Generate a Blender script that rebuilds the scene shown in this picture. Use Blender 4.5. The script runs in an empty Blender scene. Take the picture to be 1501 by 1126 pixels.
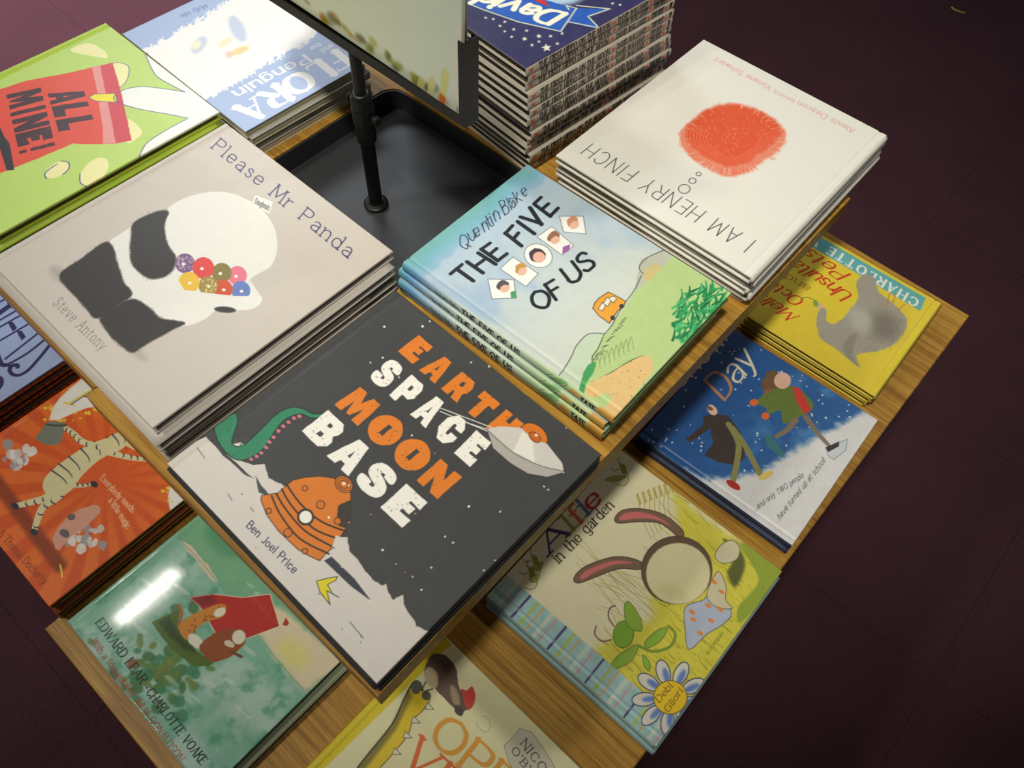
import bpy, math, random
import numpy as np
from mathutils import Matrix, Vector

S = bpy.context.scene
COL = S.collection

# ------------------------------------------------------------------ camera
FPX, CX, CY, CAMZ = 1179.643, 750.5, 563.0, 1.42
RW = np.array([[0.7432468975, 0.6679255406, 0.0382036851],
               [0.5795738013, -0.6143044639, -0.5354663711],
               [-0.3341829711, 0.4201255740, -0.8436920314]])   # right / down / forward
cam = bpy.data.cameras.new('camera')
camo = bpy.data.objects.new('camera', cam)
COL.objects.link(camo)
cam.sensor_fit = 'HORIZONTAL'
cam.sensor_width = 36.0
cam.lens = FPX / 1501.0 * 36.0
cam.clip_start = 0.02
_r, _d, _f = RW
camo.matrix_world = Matrix(((_r[0], -_d[0], -_f[0], 0.0), (_r[1], -_d[1], -_f[1], 0.0),
                            (_r[2], -_d[2], -_f[2], CAMZ), (0, 0, 0, 1)))
S.camera = camo

# ------------------------------------------------------------------ world, lamps, exposure
S.view_settings.view_transform = 'Standard'
S.view_settings.look = 'None'
S.view_settings.exposure = -0.08
S.view_settings.gamma = 1.0
S.view_settings.use_curve_mapping = False
wd = bpy.data.worlds.new('shop')
S.world = wd
wd.use_nodes = True
wd.node_tree.nodes['Background'].inputs[0].default_value = (0.95, 0.93, 1.0, 1)
wd.node_tree.nodes['Background'].inputs[1].default_value = 0.07


def lamp(name, kind, loc, aim, power, color, size=0.1, cone=None, blend=0.6):
    l = bpy.data.lights.new(name, kind)
    l.energy = power
    l.color = color
    if kind == 'AREA':
        l.shape = 'RECTANGLE' if isinstance(size, tuple) else 'DISK'
        if isinstance(size, tuple):
            l.size, l.size_y = size
        else:
            l.size = size
    else:
        l.shadow_soft_size = size
    if cone:
        l.spot_size = math.radians(cone)
        l.spot_blend = blend
    o = bpy.data.objects.new(name, l)
    COL.objects.link(o)
    o.location = loc
    o.rotation_euler = (Vector(aim) - Vector(loc)).to_track_quat('-Z', 'Y').to_euler()
    return o


lamp('overhead_spot', 'SPOT', (-0.10, -0.35, 3.15), (-0.44, 0.86, 0.7), 225, (1.0, 0.95, 0.82), 0.12, 44, 1.0)
lamp('ceiling_tube', 'AREA', (-1.86, -0.16, 3.2), (-1.86, -0.16, 0.0), 8, (1.0, 0.94, 0.84), (0.03, 0.30)).rotation_euler = (0, 0, 0)
lamp('overhead_spot', 'SPOT', (0.75, 2.9, 3.15), (-0.60, 0.80, 0.7), 60, (1.0, 0.95, 0.86), 0.12, 40, 1.0)
lamp('ceiling_panel', 'AREA', (-3.3, 1.85, 3.2), (-1.0, 0.8, 0.7), 72, (0.86, 0.92, 1.0), (1.6, 1.1))
lamp('overhead_spot', 'SPOT', (-2.9, 1.0, 3.15), (-2.7, 0.75, 0.0), 950, (1.0, 0.93, 0.98), 0.12, 60, 1.0)  # added fill, no known fixture: brightens the carpet beyond the table's far left
lamp('overhead_spot', 'SPOT', (-1.5, -0.95, 3.15), (-0.72, 0.12, 0.55), 135, (1.0, 0.95, 0.84), 0.12, 40, 1.0)  # invented fill spot, put in to lift the books at the left front

# ------------------------------------------------------------------ helpers
rng = np.random.default_rng(7)


def pix(p, z):
    """where the ray of a photograph point meets the horizontal plane at height z"""
    d = RW.T @ np.array([(p[0] - CX) / FPX, (p[1] - CY) / FPX, 1.0])
    t = (z - CAMZ) / d[2]
    return np.array([d[0] * t, d[1] * t])


def lin(c):
    c = np.asarray(c, float) / 255.0
    return np.where(c <= 0.04045, c / 12.92, ((c + 0.055) / 1.055) ** 2.4)


def tag(o, label=None, cat=None, group=None, kind=None):
    if label: o['label'] = label
    if cat: o['category'] = cat
    if group: o['group'] = group
    if kind: o['kind'] = kind
    return o


def empty(name, loc, rz=0.0):
    o = bpy.data.objects.new(name, None)
    COL.objects.link(o)
    o.empty_display_size = 0.03
    o.location = loc
    o.rotation_euler = (0, 0, rz)
    return o


def link(name, me, parent=None, loc=(0, 0, 0)):
    o = bpy.data.objects.new(name, me)
    COL.objects.link(o)
    o.location = loc
    if parent: o.parent = parent
    return o


def mesh(name, V, F, mat, cols=None, smooth=False):
    V = np.asarray(V, np.float32)
    me = bpy.data.meshes.new(name)
    if isinstance(F, np.ndarray):
        n, k = F.shape
        me.vertices.add(len(V))
        me.vertices.foreach_set('co', V.ravel())
        me.loops.add(n * k)
        me.loops.foreach_set('vertex_index', F.astype(np.int32).ravel())
        me.polygons.add(n)
        me.polygons.foreach_set('loop_start', np.arange(0, n * k, k, dtype=np.int32))
        me.update(calc_edges=True)
    else:
        me.from_pydata([tuple(map(float, v)) for v in V], [], F)
    if cols is not None:
        a = me.attributes.new('Ink', 'FLOAT_COLOR', 'POINT')
        a.data.foreach_set('color', np.concatenate([cols, np.ones((len(cols), 1))], 1).astype(np.float32).ravel())
    if smooth:
        me.polygons.foreach_set('use_smooth', np.ones(len(me.polygons), bool))
    me.materials.append(mat)
    me.validate()
    me.update()
    return me


class MB:
    def __init__(s): s.V, s.F = [], []

    def box(s, x0, x1, y0, y1, z0, z1, ch=0.0):
        """box with its top and bottom edges chamfered by ch"""
        n = len(s.V)
        if ch <= 0:
            s.V += [(x, y, z) for z in (z0, z1) for x, y in ((x0, y0), (x1, y0), (x1, y1), (x0, y1))]
            s.F += [(n + 3, n + 2, n + 1, n), (n + 4, n + 5, n + 6, n + 7)]
            s.F += [(n + i, n + (i + 1) % 4, n + 4 + (i + 1) % 4, n + 4 + i) for i in range(4)]
            return s
        for z, c in ((z0, ch), (z0 + ch, 0), (z1 - ch, 0), (z1, ch)):
            s.V += [(x0 + c, y0 + c, z), (x1 - c, y0 + c, z), (x1 - c, y1 - c, z), (x0 + c, y1 - c, z)]
        s.F += [(n + 3, n + 2, n + 1, n), (n + 12, n + 13, n + 14, n + 15)]
        for k in range(3):
            a = n + 4 * k
            s.F += [(a + i, a + (i + 1) % 4, a + 4 + (i + 1) % 4, a + 4 + i) for i in range(4)]
        return s

    def prism(s, pts, z0, z1):
        n, k = len(s.V), len(pts)
        s.V += [(x, y, z0) for x, y in pts] + [(x, y, z1) for x, y in pts]
        s.F += [tuple(n + i for i in reversed(range(k))), tuple(n + k + i for i in range(k))]
        s.F += [(n + i, n + (i + 1) % k, n + k + (i + 1) % k, n + k + i) for i in range(k)]
        return s

    def lathe(s, prof, c=(0, 0), seg=32):
        n, k = len(s.V), len(prof)
        for i in range(seg):
            a = 2 * math.pi * i / seg
            s.V += [(c[0] + r * math.cos(a), c[1] + r * math.sin(a), z) for r, z in prof]
        for i in range(seg):
            for j in range(k - 1):
                a, b = n + i * k + j, n + ((i + 1) % seg) * k + j
                s.F.append((a, b, b + 1, a + 1))
        s.F.append(tuple(n + i * k for i in reversed(range(seg))))
        s.F.append(tuple(n + i * k + k - 1 for i in range(seg)))
        return s

    def build(s, name, mat, parent=None, loc=(0, 0, 0), smooth=False):
        return link(name, mesh(name, s.V, s.F, mat, smooth=smooth), parent, loc)


# ------------------------------------------------------------------ materials
def new_mat(name):
    m = bpy.data.materials.new(name)
    m.use_nodes = True
    nt = m.node_tree
    return m, nt, nt.nodes['Principled BSDF']


def coords(nt, scale, rot=(0, 0, 0)):
    tc = nt.nodes.new('ShaderNodeTexCoord')
    mp = nt.nodes.new('ShaderNodeMapping')
    mp.inputs['Scale'].default_value = scale
    mp.inputs['Rotation'].default_value = rot
    nt.links.new(tc.outputs['Object'], mp.inputs['Vector'])
    return mp


def noise(nt, vec, scale, detail=4, rough=0.6, dist=0.0):
    n = nt.nodes.new('ShaderNodeTexNoise')
    n.inputs['Scale'].default_value = scale
    n.inputs['Detail'].default_value = detail
    n.inputs['Roughness'].default_value = rough
    n.inputs['Distortion'].default_value = dist
    nt.links.new(vec.outputs[0], n.inputs['Vector'])
    return n


def ramp(nt, fac, stops):
    r = nt.nodes.new('ShaderNodeValToRGB')
    e = r.color_ramp.elements
    while len(e) < len(stops): e.new(0.5)
    for k, (p, c) in zip(e, stops):
        k.position = p
        k.color = (*lin(c), 1)
    nt.links.new(fac, r.inputs['Fac'])
    return r


def bump(nt, b, fac, strength, dist=0.001):
    n = nt.nodes.new('ShaderNodeBump')
    n.inputs['Strength'].default_value = strength
    n.inputs['Distance'].default_value = dist
    nt.links.new(fac, n.inputs['Height'])
    nt.links.new(n.outputs[0], b.inputs['Normal'])


def ink_mat(name, rough, spec=0.5, coat=0.0):
    m, nt, b = new_mat(name)
    a = nt.nodes.new('ShaderNodeAttribute')
    a.attribute_name = 'Ink'
    v = coords(nt, (1, 1, 1))
    n = noise(nt, v, 900, 2)
    mx = nt.nodes.new('ShaderNodeMix')
    mx.data_type = 'RGBA'
    mx.blend_type = 'OVERLAY'
    mx.inputs[0].default_value = 0.10
    nt.links.new(a.outputs['Color'], mx.inputs[6])
    nt.links.new(n.outputs['Fac'], mx.inputs[7])
    nt.links.new(mx.outputs[2], b.inputs['Base Color'])
    b.inputs['Roughness'].default_value = rough
    b.inputs['Specular IOR Level'].default_value = spec
    b.inputs['Coat Weight'].default_value = coat
    b.inputs['Coat Roughness'].default_value = 0.07
    w = noise(nt, v, 14, 2)
    bump(nt, b, w.outputs['Fac'], 0.25, 0.002)
    return m


def plain(name, c, rough=0.5, spec=0.4, metal=0.0, nscale=300, amt=0.10, bmp=0.0):
    m, nt, b = new_mat(name)
    n = noise(nt, coords(nt, (1, 1, 1)), nscale, 4)
    c = np.asarray(c, float)
    r = ramp(nt, n.outputs['Fac'], [(0.3, c * (1 - amt)), (0.7, np.minimum(c * (1 + amt), 255))])
    nt.links.new(r.outputs[0], b.inputs['Base Color'])
    b.inputs['Roughness'].default_value = rough
    b.inputs['Specular IOR Level'].default_value = spec
    b.inputs['Metallic'].default_value = metal
    if bmp: bump(nt, b, n.outputs['Fac'], bmp)
    return m


def wood_mat(name, dark, mid, light):
    m, nt, b = new_mat(name)
    v = coords(nt, (1.6, 40, 40))
    n1 = noise(nt, v, 3.2, 6, 0.62, 0.6)
    r = ramp(nt, n1.outputs['Fac'], [(0.28, dark), (0.47, mid), (0.60, light), (0.75, mid)])
    v2 = coords(nt, (9, 420, 420))
    n2 = noise(nt, v2, 2.0, 3)
    mx = nt.nodes.new('ShaderNodeMix')
    mx.data_type = 'RGBA'
    mx.blend_type = 'MULTIPLY'
    mx.inputs[0].default_value = 0.38
    nt.links.new(r.outputs[0], mx.inputs[6])
    r2 = ramp(nt, n2.outputs['Fac'], [(0.35, (120, 105, 95)), (0.62, (255, 255, 255))])
    nt.links.new(r2.outputs[0], mx.inputs[7])
    nt.links.new(mx.outputs[2], b.inputs['Base Color'])
    b.inputs['Roughness'].default_value = 0.42
    b.inputs['Specular IOR Level'].default_value = 0.22
    bump(nt, b, n2.outputs['Fac'], 0.08)
    return m


def pages_mat(name, a, c):
    m, nt, b = new_mat(name)
    n = noise(nt, coords(nt, (2, 2, 2200)), 1.0, 3, 0.7)
    r = ramp(nt, n.outputs['Fac'], [(0.30, a), (0.62, c)])
    nt.links.new(r.outputs[0], b.inputs['Base Color'])
    b.inputs['Roughness'].default_value = 0.75
    bump(nt, b, n.outputs['Fac'], 0.35)
    return m


INK = ink_mat('printed_matt_laminate', 0.42, 0.4)
INKG = ink_mat('printed_gloss_laminate', 0.45, 0.15, 0.4)
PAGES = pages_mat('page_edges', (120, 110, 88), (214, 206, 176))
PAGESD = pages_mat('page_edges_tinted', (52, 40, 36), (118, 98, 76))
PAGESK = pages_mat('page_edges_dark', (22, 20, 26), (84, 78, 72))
WOOD = wood_mat('oak_veneer', (138, 96, 40), (176, 130, 54), (198, 154, 68))
PED = plain('pedestal_paint', (38, 32, 32), 0.6)
BLACK = plain('black_powder_coat', (11, 11, 12), 0.45, 0.3, 0, 700, 0.15, 0.03)
TRAYM = plain('black_tray_enamel', (40, 42, 45), 0.5, 0.6, 0, 900, 0.12, 0.04)
CHROME = plain('bare_steel', (120, 120, 122), 0.3, 0.5, 0.9)
BOARD = plain('foam_board', (205, 203, 185), 0.6)
SCRAPM = plain('yellow_paper', (178, 176, 70), 0.7)


def floor_mat():
    m, nt, b = new_mat('aubergine_carpet')
    v = coords(nt, (1, 1, 1))
    n1 = noise(nt, v, 260, 4, 0.8)
    n2 = noise(nt, v, 5, 3)
    r = ramp(nt, n1.outputs['Fac'], [(0.25, (58, 35, 41)), (0.75, (96, 62, 70))])
    r2 = ramp(nt, n2.outputs['Fac'], [(0.3, (238, 238, 238)), (0.7, (255, 255, 255))])
    mx = nt.nodes.new('ShaderNodeMix')
    mx.data_type = 'RGBA'
    mx.blend_type = 'MULTIPLY'
    mx.inputs[0].default_value = 1.0
    nt.links.new(r.outputs[0], mx.inputs[6])
    nt.links.new(r2.outputs[0], mx.inputs[7])
    nt.links.new(mx.outputs[2], b.inputs['Base Color'])
    br = nt.nodes.new('ShaderNodeTexBrick')
    br.offset = 0.0
    br.inputs['Scale'].default_value = 1.0
    br.inputs['Brick Width'].default_value = 0.5
    br.inputs['Row Height'].default_value = 0.5
    br.inputs['Mortar Size'].default_value = 0.0022
    br.inputs['Color1'].default_value = (1, 1, 1, 1)
    br.inputs['Color2'].default_value = (1, 1, 1, 1)
    br.inputs['Mortar'].default_value = (.84, .84, .84, 1)
    v3 = coords(nt, (1, 1, 1))
    v3.inputs['Location'].default_value = (.13, .24, 0)
    nt.links.new(v3.outputs[0], br.inputs['Vector'])
    m2 = nt.nodes.new('ShaderNodeMix')
    m2.data_type = 'RGBA'
    m2.blend_type = 'MULTIPLY'
    m2.inputs[0].default_value = 1.0
    nt.links.new(mx.outputs[2], m2.inputs[6])
    nt.links.new(br.outputs['Color'], m2.inputs[7])
    nt.links.new(m2.outputs[2], b.inputs['Base Color'])
    b.inputs['Roughness'].default_value = 0.95
    b.inputs['Specular IOR Level'].default_value = 0.1
    bump(nt, b, n1.outputs['Fac'], 0.6, 0.003)
    return m


# ------------------------------------------------------------------ floor and display table
TOP, LOW = 0.72, 0.489
DT, DL = TOP + 0.0004, LOW + 0.0004
fl = MB()
fl.box(-7, 3, -3, 7, -0.05, 0.0)
tag(fl.build('floor', floor_mat()), 'dark aubergine carpet floor around the table', 'floor', kind='structure')
tag(MB().box(-7, 3, -3, 7, 3.3, 3.4).build('ceiling', plain('ceiling_paint', (70, 68, 66), .8)), 'dark shop ceiling', 'ceiling', kind='structure')


def arc(cx, cy, r, a0, a1, n=8):
    return [(cx + r * math.cos(math.radians(a0 + (a1 - a0) * i / n)),
             cy + r * math.sin(math.radians(a0 + (a1 - a0) * i / n))) for i in range(n + 1)]


TX0, TX1, TY0, TY1, TR = -0.712, -0.452, 0.292, 0.593, 0.024     # cut-out for the tray


def table(xa, xb, ya, yb, lxa, lxb, lya, lyb, near, label):
    root = empty('display_table', ((xa + xb) / 2, (ya + yb) / 2, 0))
    tag(root, label, 'table', 'two halves of the tiered display table')
    ox, oy = root.location.x, root.location.y
    if near:
        pts = [(xa, ya), (xb, ya), (xb, yb), (xa, yb), (xa, TY1)] + arc(TX1 - TR, TY1 - TR, TR, 90, 0) \
            + arc(TX1 - TR, TY0 + TR, TR, 0, -90) + [(xa, TY0)]
    else:
        pts = [(xb, yb), (xa, yb), (xa, ya), (xb, ya), (xb, TY0)] + arc(TX0 + TR, TY0 + TR, TR, 270, 180) \
            + arc(TX0 + TR, TY1 - TR, TR, 180, 90) + [(xb, TY1)]
    b = MB()
    b.prism([(x - ox, y - oy) for x, y in pts], TOP - 0.032, TOP)
    b.build('upper_shelf', WOOD, root)
    MB().box(lxa - ox, lxb - ox, lya - oy, lyb - oy, LOW - 0.03, LOW, 0.0015).build('lower_shelf', WOOD, root)
    px0, px1 = (-0.44, -0.27) if near else (-0.93, -0.735)
    MB().box(px0 - ox, px1 - ox, 0.30 - oy, 0.60 - oy, LOW, TOP - 0.032).build('shelf_support', PED, root)
    qx0, qx1 = (-0.52, -0.12) if near else (-0.98, -0.57)
    MB().box(qx0 - ox, qx1 - ox, 0.02 - oy, 0.86 - oy, 0.0, LOW - 0.03).build('plinth', PED, root)


table(-0.578, -0.154, 0.046, 0.838, -0.534, 0.047, -0.140, 1.0225, True,
      'oak two-tier display table half carrying the flying saucer and orange bus stacks')
table(-1.006, -0.5795, 0.057, 0.849, -1.12, -0.5365, -0.088, 1.035, False,
      'oak two-tier display table half carrying the lime green stack')

t = MB()
tx0, tx1, ty0, ty1 = TX0 + .0006, TX1 - .0006, TY0 + .0006, TY1 - .0006


def rrect(x0, x1, y0, y1, r):
    return arc(x1 - r, y0 + r, r, -90, 0) + arc(x1 - r, y1 - r, r, 0, 90) + arc(x0 + r, y1 - r, r, 90, 180) + arc(x0 + r, y0 + r, r, 180, 270)


TZ = 0.690
ro, ri = rrect(tx0, tx1, ty0, ty1, TR), rrect(tx0 + .002, tx1 - .002, ty0 + .002, ty1 - .002, TR - .002)
k = len(ro)
tcx, tcy = (TX0 + TX1) / 2, (TY0 + TY1) / 2
V = [(x - tcx, y - tcy, z) for z, rr in ((TZ - .002, ro), (TOP - .0015, ro), (TOP - .0015, ri), (TZ, ri)) for x, y in rr]
F = [tuple(reversed(range(k))), tuple(range(3 * k, 4 * k))]
for q in range(3):
    F += [(q * k + i, q * k + (i + 1) % k, (q + 1) * k + (i + 1) % k, (q + 1) * k + i) for i in range(k)]
tr = link('metal_tray', mesh('metal_tray', V, F, TRAYM), None, (tcx, tcy, 0))
tag(tr, 'shallow black metal tray sunk into the middle of the wooden table top', 'tray')

# ------------------------------------------------------------------ sign stand with two boards
PX, PY = -0.588, 0.444
st = empty('sign_stand', (PX, PY, TZ + .0004))
tag(st, 'black metal sign stand with pole and channel rising from the black tray', 'sign stand')
MB().lathe([(0.0145, 0), (0.015, .001), (0.015, .0035), (0.013, .005), (0.0095, .006), (0.0092, .008)]).build('base_flange', BLACK, st, smooth=False)
MB().lathe([(0.0082, .006), (0.0082, .128)]).build('lower_tube', BLACK, st, smooth=False)
cl = MB().lathe([(0.0098, .100), (0.0112, .103), (0.0112, .126), (0.0124, .128), (0.0124, .146), (0.0116, .148), (0.0116, .160), (0.0100, .165), (0.0085, .166)]).build('clamp_collar', BLACK, st)
k_ = MB().lathe([(0.003, 0), (0.003, .004), (0.0052, .005), (0.0052, .010), (0.004, .011)], seg=16).build('clamp_screw', BLACK, cl)
k_.location = (0.0112, 0.002, .137)
k_.rotation_euler = (0, math.radians(90), 0)
k_ = MB().lathe([(0.003, 0), (0.003, .003), (0.0045, .004), (0.0045, .006)], seg=16).build('clamp_screw', BLACK, cl)
k_.location = (-0.0118, -0.002, .152)
k_.rotation_euler = (0, math.radians(-90), 0)
MB().lathe([(0.0064, .14), (0.0064, .2205)]).build('upper_tube', BLACK, st)
HZ, HX = 0.2195, 0.1645
ch = MB()
ch.box(-HX, HX, -.009, .009, HZ, HZ + .003)
ch.box(-HX, HX, -.009, -.0075, HZ + .003, HZ + .0105)
ch.box(-HX, HX, .0075, .009, HZ + .003, HZ + .0105)
for s in (-1, 1):
    xa, xb = sorted((s * (HX - .008), s * HX))
    ch.box(xa, xb, -.009, -.0075, HZ + .0105, HZ + .088)
    ch.box(xa, xb, .0075, .009, HZ + .0105, HZ + .088)
    xa, xb = sorted((s * (HX - .002), s * HX))
    ch.box(xa, xb, -.0075, .0075, HZ + .003, HZ + .088)
ch.build('sign_channel', BLACK, st)


# ------------------------------------------------------------------ painting: a grid of ink colours
def fbm(ny, nx, cells, seed, octs=4):
    r = np.random.default_rng(seed)
    out, amp, tot = np.zeros((ny, nx)), 1.0, 0.0
    for o in range(octs):
        c = max(2, int(cells * 2 ** o))
        g = r.random((c + 2, c + 2))
        y, x = np.linspace(0, c, ny), np.linspace(0, c, nx)
        yi, xi = y.astype(int), x.astype(int)
        fy, fx = (y - yi)[:, None], (x - xi)[None]
        fy, fx = fy * fy * (3 - 2 * fy), fx * fx * (3 - 2 * fx)
        a, b = g[yi][:, xi], g[yi][:, xi + 1]
        c_, d = g[yi + 1][:, xi], g[yi + 1][:, xi + 1]
        out += amp * ((a * (1 - fx) + b * fx) * (1 - fy) + (c_ * (1 - fx) + d * fx) * fy)
        tot += amp
        amp *= 0.55
    return out / tot


def smooth_pts(P, closed, n=6):
    P = np.asarray(P, float)
    m = len(P)
    if m < 3: return P
    out = []
    for i in range(m if closed else m - 1):
        if closed:
            a, b, c, d = P[(i - 1) % m], P[i], P[(i + 1) % m], P[(i + 2) % m]
        else:
            a, b, c, d = P[max(i - 1, 0)], P[i], P[i + 1], P[min(i + 2, m - 1)]
        for k in range(n):
            t = k / n
            out.append(0.5 * (2 * b + (c - a) * t + (2 * a - 5 * b + 4 * c - d) * t * t + (3 * b - a - 3 * c + d) * t ** 3))
    if not closed: out.append(P[-1])
    return np.array(out)


O_ = '~36,100 10,86 0,50 10,14 36,0 62,14 72,50 62,86 36,100'
P_ = '0,0 0,100;~0,100 30,100 49,92 52,74 47,56 28,48 0,48'
BB = '~0,46 12,62 28,66 43,52 46,33 43,14 28,0 12,4 0,20'
DD = '~46,46 34,62 18,66 3,52 0,33 3,14 18,0 34,4 46,20'
FONT = {
    'A': (62, '0,0 31,100;31,100 62,0;12,35 50,35'), 'B': (54, '0,0 0,100;~0,100 30,100 46,90 46,66 30,54 0,53;~0,53 34,53 54,42 54,14 34,0 0,0'),
    'C': (64, '~62,80 48,96 32,100 10,86 0,50 10,14 32,0 48,4 62,20'), 'D': (62, '0,0 0,100;~0,100 26,100 50,88 62,50 50,12 26,0 0,0'),
    'E': (50, '50,0 0,0;0,0 0,100;0,100 48,100;0,53 40,53'), 'F': (46, '0,0 0,100;0,100 46,100;0,53 38,53'),
    'G': (66, '~62,80 48,96 32,100 10,86 0,50 10,14 32,0 50,4 64,18;64,18 64,45;64,45 40,45'), 'H': (62, '0,0 0,100;62,0 62,100;0,53 62,53'),
    'I': (4, '2,0 2,100'), 'J': (34, '34,100 34,25;~34,25 30,6 16,0 2,10'), 'K': (56, '0,0 0,100;56,100 0,42;18,58 58,0'),
    'L': (46, '0,100 0,0;0,0 46,0'), 'M': (76, '0,0 6,100;6,100 38,16;38,16 70,100;70,100 76,0'), 'N': (62, '0,0 0,100;0,100 62,0;62,0 62,100'),
    'O': (72, O_), 'P': (52, P_), 'Q': (72, O_ + ';42,25 72,-8'), 'R': (56, P_ + ';24,48 56,0'),
    'S': (50, '~47,84 36,97 22,100 5,90 4,70 20,56 36,48 50,30 45,8 26,0 12,2 0,16'), 'T': (60, '30,0 30,100;0,100 60,100'),
    'U': (60, '0,100 0,30;~0,30 6,8 30,0 54,8 60,30;60,30 60,100'), 'V': (60, '0,100 30,0;30,0 60,100'),
    'W': (88, '0,100 22,0;22,0 44,90;44,90 66,0;66,0 88,100'), 'X': (56, '0,0 56,100;0,100 56,0'), 'Y': (56, '0,100 28,48;28,48 56,100;28,48 28,0'),
    'Z': (54, '0,100 54,100;54,100 0,0;0,0 54,0'),
    'a': (42, '~4,54 18,66 34,62 41,46;41,46 41,0;~41,38 20,36 2,24 4,6 18,0 34,6 41,18'), 'b': (46, '0,0 0,100;' + BB),
    'c': (42, '~42,54 26,66 8,56 0,33 8,8 26,0 42,12'), 'd': (46, '46,0 46,100;' + DD), 'e': (46, '2,34 46,34;~46,34 42,58 24,66 6,56 0,33 8,6 26,0 44,12'),
    'f': (28, '~32,96 22,100 12,86 12,70;12,70 12,0;0,64 26,64'), 'g': (46, DD + ';46,66 46,-6;~46,-6 40,-26 20,-30 4,-20'),
    'h': (44, '0,0 0,100;~0,44 16,64 34,64 44,46;44,46 44,0'), 'i': (4, '2,0 2,66;2,84 2,90'), 'j': (12, '8,66 8,-10;~8,-10 4,-26 -8,-28;8,84 8,90'),
    'k': (42, '0,0 0,100;40,66 0,24;14,38 42,0'), 'l': (4, '2,0 2,100'),
    'm': (74, '0,0 0,66;~0,44 12,62 26,64 37,46;37,46 37,0;~37,44 50,62 62,64 74,46;74,46 74,0'), 'n': (44, '0,0 0,66;~0,44 16,64 34,64 44,46;44,46 44,0'),
    'o': (46, '~23,66 6,56 0,33 6,10 23,0 40,10 46,33 40,56 23,66'), 'p': (46, '0,-28 0,66;' + BB), 'q': (46, '46,-28 46,66;' + DD),
    'r': (30, '0,0 0,66;~0,40 10,60 30,64'), 's': (36, '~34,54 20,66 6,60 4,46 20,36 35,26 35,8 20,0 2,10'), 't': (28, '12,92 12,18;~12,18 16,2 30,4;0,66 28,66'),
    'u': (44, '0,66 0,20;~0,20 10,2 28,2 44,22;44,66 44,0'), 'v': (44, '0,66 22,0;22,0 44,66'), 'w': (64, '0,66 16,0;16,0 32,60;32,60 48,0;48,0 64,66'),
    'x': (42, '0,0 42,66;0,66 42,0'), 'y': (44, '0,66 22,2;~44,66 22,2 10,-24 0,-26'), 'z': (40, '0,66 40,66;40,66 0,0;0,0 40,0'),
    '.': (4, '2,0 2,4'), ',': (6, '4,4 0,-14'), "'": (4, '2,100 2,80'), '!': (4, '2,100 2,30;2,0 2,6'), '-': (24, '0,36 24,36'),
    '&': (64, '~64,0 20,62 16,86 30,100 42,86 34,64 6,40 2,14 20,0 44,8 60,40'), '*': (10, '2,40 8,40'), ' ': (26, ''),
}
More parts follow.
